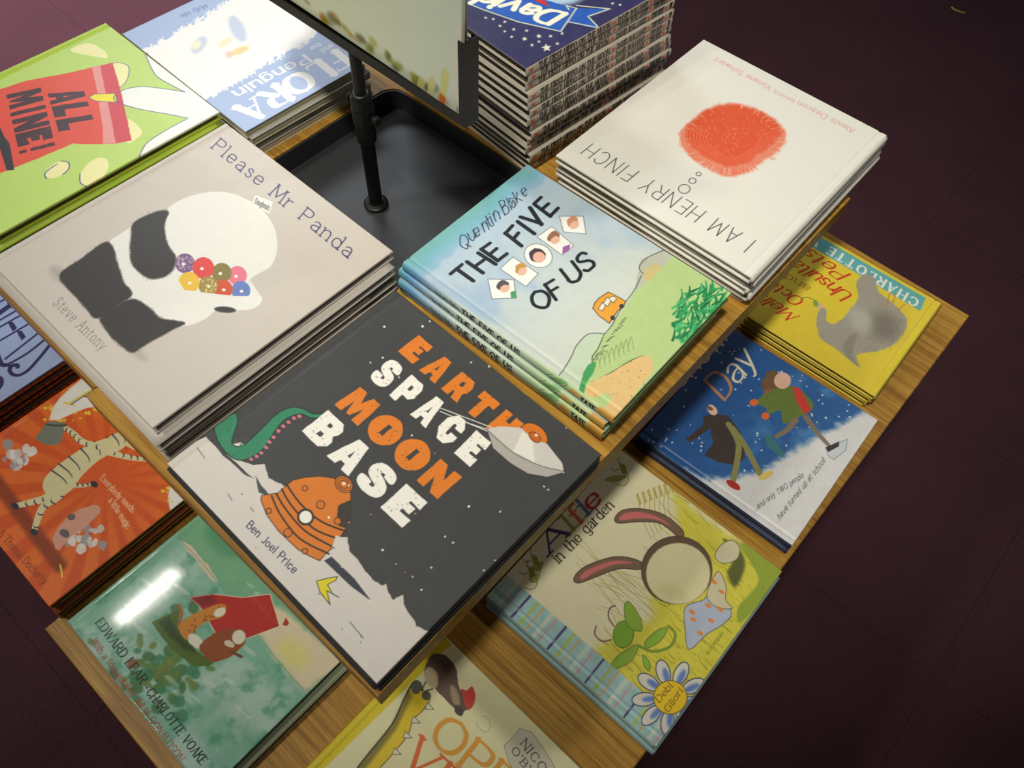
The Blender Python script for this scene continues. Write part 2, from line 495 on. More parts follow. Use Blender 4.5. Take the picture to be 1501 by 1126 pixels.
# heavy block letters as outlines on a ten by ten square; a second ring is a counter
BLK = {
    'E': [[(0, 0), (9.4, 0), (9.6, 3.2), (5, 3), (5, 4), (7.8, 4), (7.8, 6.4), (5, 6.4), (5, 7.2), (9.2, 7), (9, 10), (0, 10)]],
    'A': [[(0, 0), (3.6, 0), (4.1, 1.9), (6, 1.9), (6.5, 0), (10, 0), (7.2, 10), (2.8, 10)], [(4.5, 4), (5.6, 4), (5.05, 6.6)]],
    'R': [[(0, 0), (4, 0), (4, 2.6), (4.9, 2.6), (6, 0), (10, 0), (8.4, 3.6), (9.6, 5), (9.6, 8), (8, 10), (0, 10)], [(4, 5.4), (5.6, 5.4), (5.9, 6.4), (5.6, 7.4), (4, 7.4)]],
    'T': [[(3, 0), (7, 0), (7, 6.8), (10, 6.6), (10, 10), (0, 10), (0, 6.6), (3, 6.8)]],
    'H': [[(0, 0), (4, 0), (4, 3.4), (6, 3.4), (6, 0), (10, 0), (10, 10), (6, 10), (6, 6.6), (4, 6.6), (4, 10), (0, 10)]],
    'P': [[(0, 0), (4, 0), (4, 3), (7.6, 3), (9.6, 4.6), (9.6, 8.2), (7.8, 10), (0, 10)], [(4, 5.4), (5.4, 5.4), (5.8, 6.4), (5.4, 7.4), (4, 7.4)]],
    'M': [[(0, 0), (2.8, 0), (3, 5.2), (4.4, 0.6), (5.6, 0.6), (7, 5.2), (7.2, 0), (10, 0), (9.4, 10), (6.4, 10), (5, 6), (3.6, 10), (.6, 10)]],
    'N': [[(0, 0), (3.4, 0), (3.4, 4.6), (6.4, 0), (10, 0), (10, 10), (6.6, 10), (6.6, 5.4), (3.6, 10), (0, 10)]],
    'B': [[(0, 0), (7.6, 0), (9.8, 2), (9.8, 3.8), (8.6, 5.2), (9.4, 6.4), (9.4, 8.2), (7.6, 10), (0, 10)], [(4, 2.4), (5.6, 2.4), (5.9, 3.1), (5.6, 3.9), (4, 3.9)], [(4, 6.3), (5.4, 6.3), (5.7, 6.9), (5.4, 7.6), (4, 7.6)]],
    'L': [[(0, 0), (9.4, 0), (9.4, 3.2), (4.2, 3.2), (4.2, 10), (0, 10)]], 'I': [[(2.6, 0), (7.4, 0), (7.4, 10), (2.6, 10)]],
    '!': [[(3, 0), (7, 0), (7, 2.2), (3, 2.2)], [(3, 3.2), (7, 3.2), (7.6, 10), (2.4, 10)]],
    'S': [[(0, 1.6), (2, .2), (6, 0), (9, 1), (9.8, 3.2), (9, 5.2), (6.6, 6.2), (4.2, 6.9), (4.3, 7.4), (5.4, 7.5), (5.9, 6.7), (9.4, 6.7), (8.8, 9), (6.4, 10), (3.2, 10), (.9, 8.9), (.2, 6.8), (1, 4.9), (3.4, 3.9), (5.7, 3.2), (5.6, 2.5), (4.3, 2.5), (3.9, 3.5), (.2, 3.6)]],
    'O': [[(3, 0), (7, 0), (10, 3), (10, 7), (7, 10), (3, 10), (0, 7), (0, 3)], [(4.2, 2.9), (5.8, 2.9), (5.8, 7.1), (4.2, 7.1)]],
    'C': [[(3, 0), (7, 0), (9.8, 2.4), (9.9, 4.2), (6, 4.4), (5.6, 2.9), (4.5, 2.9), (4.2, 3.6), (4.2, 6.4), (4.5, 7.1), (5.6, 7.1), (6, 5.9), (9.8, 6), (9.6, 7.8), (7, 10), (3, 10), (0, 7), (0, 3)]],
}


class Canvas:
    """ink on a flat rectangle w by h; photograph points are laid onto it through to_local"""
    def __init__(s, w, h, cell, bg, to_local=None):
        s.w, s.h = w, h
        s.nx, s.ny = max(2, int(round(w / cell))), max(2, int(round(h / cell)))
        s.cw, s.ch = w / s.nx, h / s.ny
        s.A = np.ones((s.ny + 1, s.nx + 1, 3)) * (np.asarray(bg, float))
        s.to_local = to_local
        s.k = 1.0
        s.wx = s.wy = None
        if to_local is None: s.k = 1.0 / s.cw
        y, x = np.mgrid[0:s.ny + 1, 0:s.nx + 1]
        s.X, s.Y = x.astype(float), y.astype(float)
        s.seed = 1

    def scale_at(s, p):
        a = s.g([p, (p[0] + 8, p[1]), (p[0], p[1] + 8)])
        s.k = (np.linalg.norm(a[1] - a[0]) + np.linalg.norm(a[2] - a[0])) / 16.0
        return s

    def g(s, P):
        if s.to_local is None:
            L = np.asarray(P, float)
        else:
            L = np.array([s.to_local(p) for p in P])
        return np.stack([(L[:, 0] + s.w / 2) / s.cw, (L[:, 1] + s.h / 2) / s.ch], 1)

    def warp(s, amp):
        if s.wx is None:
            s.wx = fbm(s.ny + 1, s.nx + 1, 28, 91, 4) - .5
            s.wy = fbm(s.ny + 1, s.nx + 1, 28, 92, 4) - .5
        return s.X + s.wx * amp, s.Y + s.wy * amp

    def blend(s, sl, a, col):
        if callable(col): col = col(s.X[sl], s.Y[sl])
        s.A[sl] += (np.asarray(col, float) - s.A[sl]) * a[..., None]

    def fill(s, rings, col, feather=0.0, rough=0.0, alpha=1.0):
        """rings already in grid units"""
        allp = np.concatenate(rings)
        m = 2 + feather + rough
        x0, y0 = np.floor(allp.min(0) - m).astype(int)
        x1, y1 = np.ceil(allp.max(0) + m).astype(int)
        x0, y0, x1, y1 = max(x0, 0), max(y0, 0), min(x1, s.nx), min(y1, s.ny)
        if x1 < x0 or y1 < y0: return
        sl = (slice(y0, y1 + 1), slice(x0, x1 + 1))
        if rough:
            WX, WY = s.warp(rough * 2.4)
            X, Y = WX[sl], WY[sl]
        else:
            X, Y = s.X[sl], s.Y[sl]
        ins = np.zeros(X.shape, bool)
        d2 = np.full(X.shape, 1e9)
        for R in rings:
            for (ax, ay), (bx, by) in zip(R, np.roll(R, -1, 0)):
                if ay != by:
                    c = ((ay > Y) != (by > Y)) & (X < (bx - ax) * (Y - ay) / (by - ay) + ax)
                    ins ^= c
                ex, ey = bx - ax, by - ay
                L = ex * ex + ey * ey + 1e-9
                t = np.clip(((X - ax) * ex + (Y - ay) * ey) / L, 0, 1)
                d2 = np.minimum(d2, (X - ax - t * ex) ** 2 + (Y - ay - t * ey) ** 2)
        d = np.sqrt(d2) * np.where(ins, 1, -1)
        a = np.clip(d / (1 + 2 * feather) + .5, 0, 1)
        if feather: a = a * a * (3 - 2 * a)
        s.blend(sl, a * alpha, col)

    def poly(s, pts, col, sm=False, feather=0.0, rough=0.0, alpha=1.0, line=None, lw=1.0):
        if sm: pts = smooth_pts(pts, True)
        s.fill([s.g(pts)], col, feather * s.k, rough * s.k, alpha)
        if line is not None: s.stroke(list(pts) + [pts[0]], lw, line)

    def ell(s, c, rx, ry, col, ang=0.0, feather=0.0, rough=0.0, alpha=1.0, line=None, lw=1.0):
        t = np.linspace(0, 2 * np.pi, 29)[:-1]
        ca, sa = math.cos(math.radians(ang)), math.sin(math.radians(ang))
        P = [(c[0] + rx * math.cos(q) * ca - ry * math.sin(q) * sa, c[1] + rx * math.cos(q) * sa + ry * math.sin(q) * ca) for q in t]
        s.poly(P, col, False, feather, rough, alpha, line, lw)

    def segs(s, G, W, col, alpha=1.0, feather=0.0):
        """polyline in grid units, W[i] the width of piece i in grid units"""
        m = max(W) / 2 + 2 + feather
        x0, y0 = np.floor(G.min(0) - m).astype(int)
        x1, y1 = np.ceil(G.max(0) + m).astype(int)
        x0, y0, x1, y1 = max(x0, 0), max(y0, 0), min(x1, s.nx), min(y1, s.ny)
        if x1 < x0 or y1 < y0: return
        sl = (slice(y0, y1 + 1), slice(x0, x1 + 1))
        X, Y = s.X[sl], s.Y[sl]
        D = np.full(X.shape, -1e9)
        for i in range(len(G) - 1):
            (ax, ay), (bx, by) = G[i], G[i + 1]
            ex, ey = bx - ax, by - ay
            L = ex * ex + ey * ey + 1e-9
            tt = np.clip(((X - ax) * ex + (Y - ay) * ey) / L, 0, 1)
            dd = np.sqrt((X - ax - tt * ex) ** 2 + (Y - ay - tt * ey) ** 2)
            D = np.maximum(D, W[i] / 2 - dd)
        a = np.clip(D / (1 + 2 * feather) + .5, 0, 1)
        s.blend(sl, a * alpha, col)

    def stroke(s, pts, w, col, sm=False, alpha=1.0, feather=0.0, w2=None):
        if sm: pts = smooth_pts(pts, False)
        G = s.g(pts)
        n = len(G) - 1
        W = [max(.7, s.k * (w + ((w2 if w2 is not None else w) - w) * i / max(1, n - 1))) for i in range(n)]
        s.segs(G, W, col, alpha, feather * s.k)

    def dots(s, n, box, r, col, seed=0, alpha=1.0, inside=None):
        q = np.random.default_rng(seed)
        for _ in range(n):
            p = (q.uniform(box[0], box[2]), q.uniform(box[1], box[3]))
            if inside and not inside(p): continue
            s.ell(p, *(q.uniform(*r, 2)), col, q.uniform(0, 180), alpha=alpha)

    def star(s, c, r, col, ang=0.0):
        P = []
        for i in range(10):
            q = math.radians(ang + 36 * i)
            rr = r if i % 2 == 0 else r * .42
            P.append((c[0] + rr * math.sin(q), c[1] - rr * math.cos(q) * .8))
        s.poly(P, col)

    def wash(s, cells, seed, amp):
        """watercolour mottling of everything painted so far"""
        f = fbm(s.ny + 1, s.nx + 1, cells, seed, 5) - .5
        s.A += f[..., None] * amp

    def text(s, txt, BL, BR, TL, col, w=.10, thin=None, serif=0.0, track=.22, slant=0.0, jit=0.0, seed=0, alpha=1.0):
        thin = w if thin is None else thin
        G = s.g([BL, BR, TL])
        o, ex, ey = G[0], G[1] - G[0], G[2] - G[0]
        H = np.linalg.norm(ey)
        adv = [FONT[c][0] / 100 + track for c in txt]
        tot = sum(adv) - track
        ux = ex / tot
        q = np.random.default_rng(seed + 5)
        x = 0.0
        for c, a in zip(txt, adv):
            jx, jy = q.normal(0, jit, 2) if jit else (0, 0)
            for st_ in FONT[c][1].split(';'):
                if not st_: continue
                sm = st_[0] == '~'
                P = np.array([[float(v) / 100 for v in p.split(',')] for p in st_.lstrip('~').split()])
                if jit: P = P + q.normal(0, jit * .5, P.shape)
                if sm: P = smooth_pts(P, False, 5)
                W = []
                for i in range(len(P) - 1):
                    d = P[i + 1] - P[i]
                    W.append(H * (thin + (w - thin) * abs(d[1]) / (np.linalg.norm(d) + 1e-9)))
                if not sm and thin < w and len(P) == 2:
                    d = P[1] - P[0]
                    if c in 'AMNUVWXYvwxy' and d[1] * d[0] > 0 or (c in 'N' and d[0] == 0) or (c == 'M' and abs(d[0]) < .1 and P[0][0] < .1):
                        W = [H * thin * 1.25]
                Q = P.copy()
                Q[:, 0] += slant * Q[:, 1]
                Gp = o + np.outer(x + jx + Q[:, 0], ux) + np.outer(jy + Q[:, 1], ey)
                s.segs(Gp, [max(.75, v) for v in W], col, alpha)
                if serif and not sm:
                    d = P[-1] - P[0]
                    if abs(d[1]) > .25:
                        for e in (P[0], P[-1]):
                            if min(abs(e[1]), abs(e[1] - 1), abs(e[1] - .66), abs(e[1] + .28)) < .02 and not (c in 'VWvw' and e[1] < .02) and not (c == 'A' and e[1] > .9) and c != 't':
                                h0, h1 = (-serif, serif)
                                if abs(e[1] - .66) < .02 or (abs(e[1] - 1) < .02 and c in 'bdhkl'): h1 = 0
                                u = e[0] + slant * e[1]
                                Gs = o + np.outer(np.array([x + jx + u + h0, x + jx + u + h1]), ux) + np.outer(np.array([e[1] + jy] * 2), ey)
                                s.segs(Gs, [max(.7, H * max(thin, .035))], col, alpha)
                    elif c in 'ETFLZz' and abs(d[0]) > .3:
                        e = P[-1] if c in 'FLE' or True else P[0]
                        for e in ([P[0], P[1]] if c == 'T' else [P[0] if P[0][0] > P[1][0] else P[1]]):
                            sg = -1 if e[1] > .3 else 1
                            if abs(e[1] - .53) < .02: continue
                            Gs = o + np.outer(np.array([x + e[0], x + e[0]]) + slant * e[1], ux) + np.outer(np.array([e[1], e[1] + sg * .14]), ey)
                            s.segs(Gs, [max(.7, H * max(thin, .04))], col, alpha)
            x += a

    def block(s, txt, BL, BR, TL, col, gap=.12, rough=0.0, worn=None, seed=0, squash=None):
        G = s.g([BL, BR, TL])
        o, ex, ey = G[0], G[1] - G[0], G[2] - G[0]
        n = len(txt)
        wd_ = [squash[c] if squash and c in squash else 1.0 for c in txt]
        tot = sum(wd_) + gap * (n - 1)
        ux = ex / tot
        x = 0.0
        for c, u in zip(txt, wd_):
            rings = []
            for R in BLK[c]:
                R = np.array(R, float) / 10
                if c in 'OCSPB' and len(R) > 5: R = smooth_pts(R, True, 3) if c in 'OS' else R
                rings.append(o + np.outer(x + R[:, 0] * u, ux) + np.outer(R[:, 1], ey))
            s.fill(rings, col, 0, rough)
            x += u + gap
        if worn is not None:
            q = np.random.default_rng(seed)
            for _ in range(16 * n):
                p = o + q.uniform(0, 1) * ex + q.uniform(0, 1) * ey
                e = q.normal(0, 1, 2)
                s.segs(np.array([p, p + e * q.uniform(.3, 1.4)]), [q.uniform(.7, 1.3)], worn, .8)

    def ink(s):
        return lin(np.clip(s.A, 0, 255)).reshape(-1, 3)


def skin(cv, name, mat, zf, thick, wrap=None):
    """the painted top of a board, with its rim and underside: one closed mesh"""
    nx, ny = cv.nx, cv.ny
    x = -cv.w / 2 + cv.X * cv.cw
    y = -cv.h / 2 + cv.Y * cv.ch
    z = zf(x, y)
    edge = (cv.X == 0) | (cv.X == nx) | (cv.Y == 0) | (cv.Y == ny)
    z = np.where(edge, z - min(.0005, thick * .3), z)
    V = np.stack([x, y, z], -1).reshape(-1, 3)
    ix = np.arange((nx + 1) * (ny + 1)).reshape(ny + 1, nx + 1)
    F = np.stack([ix[:-1, :-1], ix[:-1, 1:], ix[1:, 1:], ix[1:, :-1]], -1).reshape(-1, 4)
    ring = np.concatenate([ix[0, :-1], ix[:-1, -1], ix[-1, :0:-1], ix[:0:-1, 0]])
    n = len(V)
    B = V[ring].copy()
    B[:, 2] = -thick
    V = np.concatenate([V, B])
    m = len(ring)
    j = np.arange(m)
    F = np.concatenate([F, np.stack([ring, n + j, n + (j + 1) % m, np.roll(ring, -1)], -1)])
    c = cv.ink()
    rimc = c[ring] if wrap is None else np.tile(lin(wrap), (m, 1))
    C = np.concatenate([c, rimc])
    c4 = len(V)
    V = np.concatenate([V, [[-cv.w / 2, -cv.h / 2, -thick], [cv.w / 2, -cv.h / 2, -thick], [cv.w / 2, cv.h / 2, -thick], [-cv.w / 2, cv.h / 2, -thick]]])
    C = np.concatenate([C, np.tile(rimc[0], (4, 1))])
    F = np.concatenate([F, [[c4 + 3, c4 + 2, c4 + 1, c4]]])
    return mesh(name, V, F, mat, C)


# ------------------------------------------------------------------ books
ORD = ['topmost', 'second from the top', 'third from the top', 'fourth from the top', 'fifth from the top', 'sixth from the top', 'seventh from the top',
       'eighth from the top', 'ninth from the top', 'tenth from the top', 'eleventh from the top', 'twelfth from the top', 'thirteenth from the top', 'bottom one']


def spine_mesh(cv, side, L, t, bulge, mat):
    """painted spine strip, running along the local +x of its canvas, bowed outwards"""
    nx, ny = cv.nx, cv.ny
    s_ = -L / 2 + cv.X * cv.cw
    v = cv.Y / ny
    z = .0004 + (t - .0008) * v
    out = bulge * np.sqrt(np.clip(1 - (2 * v - 1) ** 2, 0, 1))
    P = np.stack([s_, -out, z], -1).reshape(-1, 3)
    ix = np.arange((nx + 1) * (ny + 1)).reshape(ny + 1, nx + 1)
    F = np.stack([ix[:-1, :-1], ix[:-1, 1:], ix[1:, 1:], ix[1:, :-1]], -1).reshape(-1, 4)
    n = len(P)
    Q = P.copy()
    Q[:, 1] = .0012
    ring = np.concatenate([ix[0, :-1], ix[:-1, -1], ix[-1, :0:-1], ix[:0:-1, 0]])
    V = np.concatenate([P, Q[ring]])
    m = len(ring)
    j = np.arange(m)
    F = np.concatenate([F, np.stack([ring, n + j, n + (j + 1) % m, np.roll(ring, -1)], -1)])
    C = np.concatenate([cv.ink(), cv.ink()[ring]])
    a = {'-y': 0, '+x': 90, '+y': 180, '-x': -90}[side]
    R = np.array(Matrix.Rotation(math.radians(a), 3, 'Z'))
    return mesh('spine', V @ R.T, F, mat, C, smooth=False)


class Stack:
    def __init__(s, c, w, h, yaw, z0, n, t, side, bg, drift=(0, 0), bt=.0026, over=.0035, mat=None, pages=None, bulge=.0015,
                 cell=.00062, spine_paint=None, rim=None, back=None, groove=True, seed=1, jit=.0016, plain_bg=None, mark=(900, 500)):
        s.__dict__.update(locals())
        s.mat, s.pages = mat or INK, pages or PAGES
        s.gap = .00025
        s.ztop = z0 + n * t + (n - 1) * s.gap
        ca, sa = math.cos(math.radians(yaw)), math.sin(math.radians(yaw))

        def loc(p):
            d = pix(p, s.ztop) - np.array(c)
            return (d[0] * ca + d[1] * sa, -d[0] * sa + d[1] * ca)
        s.cv = Canvas(w, h, cell, bg, loc)
        s.cv.scale_at(mark)

    def zf(s, x, y):
        if not s.groove: return np.zeros_like(x)
        d = {'-x': x + s.w / 2, '+x': s.w / 2 - x, '-y': y + s.h / 2, '+y': s.h / 2 - y}[s.side]
        g = np.exp(-((d - .0085) / .0022) ** 2) * .0011
        return -g

    def build(s, name, labels, cat, group):
        w, h, t, bt, ov = s.w, s.h, s.t, s.bt, s.over
        top = skin(s.cv, 'front_cover', s.mat, s.zf, bt, s.rim)
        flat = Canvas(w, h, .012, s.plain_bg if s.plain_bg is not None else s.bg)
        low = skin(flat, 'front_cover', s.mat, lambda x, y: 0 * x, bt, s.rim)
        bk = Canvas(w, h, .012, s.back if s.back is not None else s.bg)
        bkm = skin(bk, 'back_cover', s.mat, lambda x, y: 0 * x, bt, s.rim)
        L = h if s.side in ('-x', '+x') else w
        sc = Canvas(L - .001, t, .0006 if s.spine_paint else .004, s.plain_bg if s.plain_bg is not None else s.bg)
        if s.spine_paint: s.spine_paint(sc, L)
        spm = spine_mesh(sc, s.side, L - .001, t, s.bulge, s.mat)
        ins = {k: ov for k in ('-x', '+x', '-y', '+y')}
        ins[s.side] = .0010
        pb = MB()
        x0, x1, y0, y1 = -w / 2 + ins['-x'], w / 2 - ins['+x'], -h / 2 + ins['-y'], h / 2 - ins['+y']
        pb.box(x0, x1, y0, y1, bt, t - bt)
        pm = mesh('page_block', pb.V, pb.F, s.pages)
        off = {'-x': (-w / 2, 0), '+x': (w / 2, 0), '-y': (0, -h / 2), '+y': (0, h / 2)}[s.side]
        q = np.random.default_rng(s.seed)
        first = None
        for i in range(s.n):
            f = i / max(1, s.n - 1)
            dx, dy = s.drift[0] * f, s.drift[1] * f
            if i:
                dx, dy = dx + q.normal(0, s.jit), dy + q.normal(0, s.jit)
            rz = math.radians(s.yaw + (q.normal(0, .35) if i else 0))
            z = s.ztop - t - i * (t + s.gap)
            loc = (s.c[0] + dx, s.c[1] + dy, z)
            if i < 2:
                r = empty(name, loc, rz)
                kids = [link('back_cover', bkm, r, (0, 0, bt)), link('page_block', pm, r), link('spine', spm, r, (off[0], off[1], 0)),
                        link('front_cover', top if i == 0 else low, r, (0, 0, t))]
                if i == 1: first = (r, kids)
            else:
                r = first[0].copy()
                COL.objects.link(r)
                r.location = loc
                r.rotation_euler = (0, 0, rz)
                for k in first[1]:
                    c2 = k.copy()
                    COL.objects.link(c2)
                    c2.parent = r
            tag(r, labels[0] if i == 0 else labels[1].replace('@', 'bottom' if i == s.n - 1 and s.n > 2 else ORD[i].replace(' from the top', ' from top')), cat, group)


W_ = (234, 232, 222)
DARK = (52, 50, 48)

# -------- grey book, black and white rounded figure with coloured rings
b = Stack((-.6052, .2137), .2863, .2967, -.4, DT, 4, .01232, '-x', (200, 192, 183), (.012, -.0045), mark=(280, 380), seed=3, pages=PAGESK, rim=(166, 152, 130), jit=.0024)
c = b.cv
white = (228, 227, 221)
c.ell((86, 402), 9, 16, (150, 142, 135), -50, feather=6, alpha=.5)
c.ell((205, 520), 14, 5, (150, 142, 135), 40, feather=5, alpha=.5)
c.poly([(241, 322), (247, 305), (265, 293), (292, 284), (325, 281), (355, 289), (382, 306), (399, 327), (406, 350), (405, 372), (395, 392), (365, 412),
        (384, 437), (372, 452), (345, 455), (318, 455), (300, 468), (272, 478), (250, 474), (230, 455), (205, 460), (178, 440), (165, 405), (158, 360), (178, 342), (196, 330), (215, 318)], white, True)
c.ell((225, 462), 34, 26, white, 20)
for P in ([(196, 327), (224, 312), (246, 310), (241, 330), (246, 358), (257, 377), (253, 397), (235, 408), (215, 407), (196, 391), (190, 369), (192, 347)],
          [(87, 405), (118, 380), (151, 356), (164, 361), (173, 386), (182, 414), (193, 431), (173, 447), (143, 466), (126, 452), (112, 436)],
          [(147, 467), (173, 447), (196, 438), (221, 453), (238, 467), (270, 473), (252, 484), (224, 500), (196, 516), (179, 509), (162, 492)]):
    c.poly(P, (60, 58, 55), True, feather=1.2, rough=1.2)
    fp = smooth_pts(P, True, 10)
    for i in range(len(fp)):
        q9 = np.random.default_rng(1200 + i)
        d = fp[i] - np.mean(P, 0)
        d = d / np.linalg.norm(d) + q9.normal(0, .4, 2)
        c.stroke([fp[i] - d, fp[i] + d * q9.uniform(.5, 1.8)], 1.2, (60, 58, 55), alpha=.4)
for x, y, r, k in ((271, 386, 14.5, (122, 92, 138)), (348, 404, 14, (226, 120, 140)), (325, 400, 14.5, (134, 122, 62)), (298, 393, 16, (216, 74, 70)),
                   (353, 426, 14, (102, 128, 190)), (327, 424, 14, (204, 84, 54)), (305, 419, 14, (158, 138, 72)), (277, 414, 15.5, (228, 186, 62))):
    c.ell((x, y), r, r, k)
    c.ell((x + (1 if y > 405 else -2), y + 1), 2.6, 2.2, (240, 236, 225))
c.dots(60, (259, 374, 285, 398), (.5, .9), (225, 205, 190), 3, inside=lambda p: math.hypot(p[0] - 271, p[1] - 386) < 13)
c.dots(24, (293, 408, 318, 428), (.8, 1.3), (232, 214, 140), 4, inside=lambda p: math.hypot(p[0] - 305, p[1] - 419) < 12)
c.poly([(256, 402), (270, 425), (300, 429), (345, 434), (368, 434), (366, 410), (384, 437), (372, 452), (340, 454), (300, 455), (262, 440), (248, 420)], white)
c.ell((330, 454), 16, 4.5, (62, 60, 57), 4, feather=1)
c.poly([(374, 286), (400, 296), (395, 313), (369, 300)], (232, 230, 222))
c.text('Doughnuts', (373, 298), (394, 309), (376, 290), (120, 115, 120), .1)
c.text('Please Mr Panda', (310, 217), (509, 378), (324, 203), (72, 68, 112), .085, .075, serif=.085, track=.28)
c.text('Steve Antony', (77, 446), (147, 514), (90, 435), (128, 122, 118), .07, serif=.10, track=.34)
c.wash(40, 2, 5)
b.build('picture_book', ['grey hardback with a black and white figure holding coloured rings, topmost of its stack',
        'grey hardback, @ in the stack under the black-and-white figure cover'], 'book', 'grey hardbacks in the black and white figure stack')

# -------- dark space book
def sp_(cv, L): pass
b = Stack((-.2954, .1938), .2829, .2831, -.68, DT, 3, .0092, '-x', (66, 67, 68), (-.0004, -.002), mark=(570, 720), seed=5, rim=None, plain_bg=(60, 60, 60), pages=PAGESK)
c = b.cv
ground = (212, 206, 198)
c.poly([(240, 672), (302, 640), (330, 664), (353, 676), (373, 683), (387, 681), (395, 701), (418, 712), (450, 750), (492, 788), (510, 786), (511, 806), (524, 819), (534, 836), (545, 848), (559, 858),
        (566, 854), (568, 869), (577, 878), (591, 872), (590, 886), (604, 905), (610, 917), (628, 928), (660, 940), (552, 1050), (200, 700)], ground, rough=3)
c.poly([(300, 639), (313, 640), (330, 664), (372, 702), (358, 695), (330, 670)], (62, 64, 66), rough=1)
c.poly([(475, 822), (486, 816), (520, 849), (544, 881), (515, 860)], (58, 62, 72))
c.poly([(374, 697), (384, 712), (396, 727), (380, 722)], (70, 74, 84), rough=1)
c.poly([(337, 652), (352, 648), (362, 656), (346, 661)], ground, rough=1)
c.poly([(314, 629), (330, 614), (345, 606), (348, 620), (340, 649), (356, 653), (384, 628), (407, 606), (429, 597), (446, 600), (457, 606), (475, 607), (474, 611), (457, 613), (440, 607), (418, 615), (401, 635),
        (384, 660), (353, 675), (328, 660)], (52, 132, 98), True, rough=1.2, line=(32, 40, 44), lw=1.5)
for x, y in ((366, 672), (374, 668), (381, 663), (388, 655), (393, 647), (399, 640), (406, 631), (413, 624), (421, 618), (429, 612), (437, 609)):
    c.ell((x + 2, y + 1), 3.2, 2.4, (206, 118, 130), 30, rough=.6)
c.dots(22, (325, 610, 380, 668), (.5, 1.2), (30, 60, 50), 8)
dome = [(382, 732), (384, 726), (407, 723), (429, 704), (446, 700), (468, 698), (489, 701), (507, 709), (514, 723), (515, 749), (506, 776), (501, 784), (491, 800), (478, 811), (469, 822), (455, 816), (436, 805), (408, 778), (391, 755)]
c.poly(dome, (214, 122, 44), rough=.8)
c.poly([(496, 742), (514, 733), (515, 752), (507, 774), (498, 772), (492, 766)], (62, 58, 54), rough=2)
for P in ([(405, 724), (420, 748), (448, 779), (490, 803)], [(413, 717), (428, 742), (460, 775), (499, 791)], [(398, 727), (412, 756), (440, 790), (482, 812)], [(420, 710), (440, 738), (470, 764), (507, 779)]):
    c.stroke(P, 2.4, (58, 46, 38), True)
c.stroke(dome + dome[:1], 1.2, (60, 44, 34))
for r in (6, 10, 14): c.ell((504, 710), r, r * .8, (220, 126, 46), 40, line=(60, 44, 34), lw=1.2) if r == 14 else None
for r in (11, 7): c.ell((504, 710), r, r * .75, (214, 118, 40), 40, line=(60, 44, 34), lw=1.2)
c.ell((504, 709), 2.6, 2.2, (235, 230, 215))
c.ell((448, 758), 12.5, 12.5, (56, 48, 44))
c.ell((448, 758), 9.2, 9.2, (238, 236, 228))
for x, y, r in ((447, 716, 4), (470, 740, 6), (495, 764, 5), (422, 781, 6), (394, 749, 4), (447, 808, 4)):
    c.ell((x, y), r, r, (210, 116, 40), line=(70, 48, 34), lw=1.3)
c.poly([(494, 785), (510, 788), (508, 806), (488, 803)], ground, rough=2.5)
c.poly([(464, 852), (475, 849), (495, 845), (492, 851), (480, 857), (487, 870), (497, 876), (479, 866), (484, 887), (469, 868)], (222, 206, 40), line=(44, 44, 50), lw=1)
c.dots(34, (260, 680, 560, 980), (.6, 1.6), (80, 80, 98), 5, inside=lambda p: p[1] > 700 + (p[0] - 340) * .98 and p[1] < 1000 - (560 - p[0]) * 1.02)
for a, d in (((289, 656), (300, 672)), ((334, 724), (340, 734)), ((513, 912), (533, 936)), ((367, 744), (372, 750))): c.stroke([a, d], 1, (80, 80, 98))
c.dots(58, (480, 440, 880, 900), (.7, 2.0), (232, 230, 222), 6, inside=lambda p: p[0] + p[1] * .9 > 985 and p[1] < 910)
c.dots(16, (380, 600, 640, 900), (.7, 1.4), (216, 150, 90), 7, inside=lambda p: p[1] < 640 + (p[0] - 380))
tx = [('EARTH', (583, 515), (737, 649), (614, 491), (222, 126, 44)), ('SPACE', (540, 553), (690, 686), (573, 523), (240, 238, 230)),
      ('MOON', (490, 593), (641, 732), (526, 565), (222, 126, 44)), ('BASE', (442, 632), (591, 776), (481, 601), (240, 238, 230))]
for i, (s_, p, q_, r_, k) in enumerate(tx):
    c.block(s_, p, q_, r_, k, .36 if i < 2 else .22, .9, (70, 68, 66), i, {'M': 1.25, 'O': 1.15, 'T': .95})
for a, d in (((645, 598), (724, 628)), ((645, 603), (714, 632)), ((685, 620), (716, 630))): c.stroke([a, d], 1.4, (232, 230, 224))
c.ell((783, 638), 22, 15, (214, 118, 40), 38, line=(50, 44, 40), lw=1)
c.poly([(714, 629), (732, 625), (763, 627), (780, 642), (802, 651), (824, 679), (826, 692), (802, 699), (774, 694), (746, 677), (723, 657)], (176, 172, 166), rough=.5)
c.poly([(714, 629), (732, 625), (763, 627), (780, 642), (802, 651), (824, 679), (826, 690), (790, 682), (752, 662)], (206, 202, 196))
c.poly([(752, 662), (766, 632), (780, 642), (784, 678)], (226, 224, 216))
c.stroke([(714, 630), (750, 662), (790, 682), (826, 691)], 1.0, (90, 88, 90), True)
c.ell((784, 641), 10, 6, (196, 98, 34), 40, line=(50, 44, 40), lw=1)
c.ell((786, 638), 2.6, 2.2, (220, 214, 190))
c.text('Ben Joel Price', (361, 772), (430, 841), (369, 763), (42, 44, 84), .14, .10, track=.26)
c.wash(40, 3, 6)
b.build('picture_book', ['dark hardback with orange and white block lettering and flying saucer, topmost of stack',
        'dark hardback, @ in the stack under the flying saucer cover'], 'book', 'dark space hardbacks at the table corner')

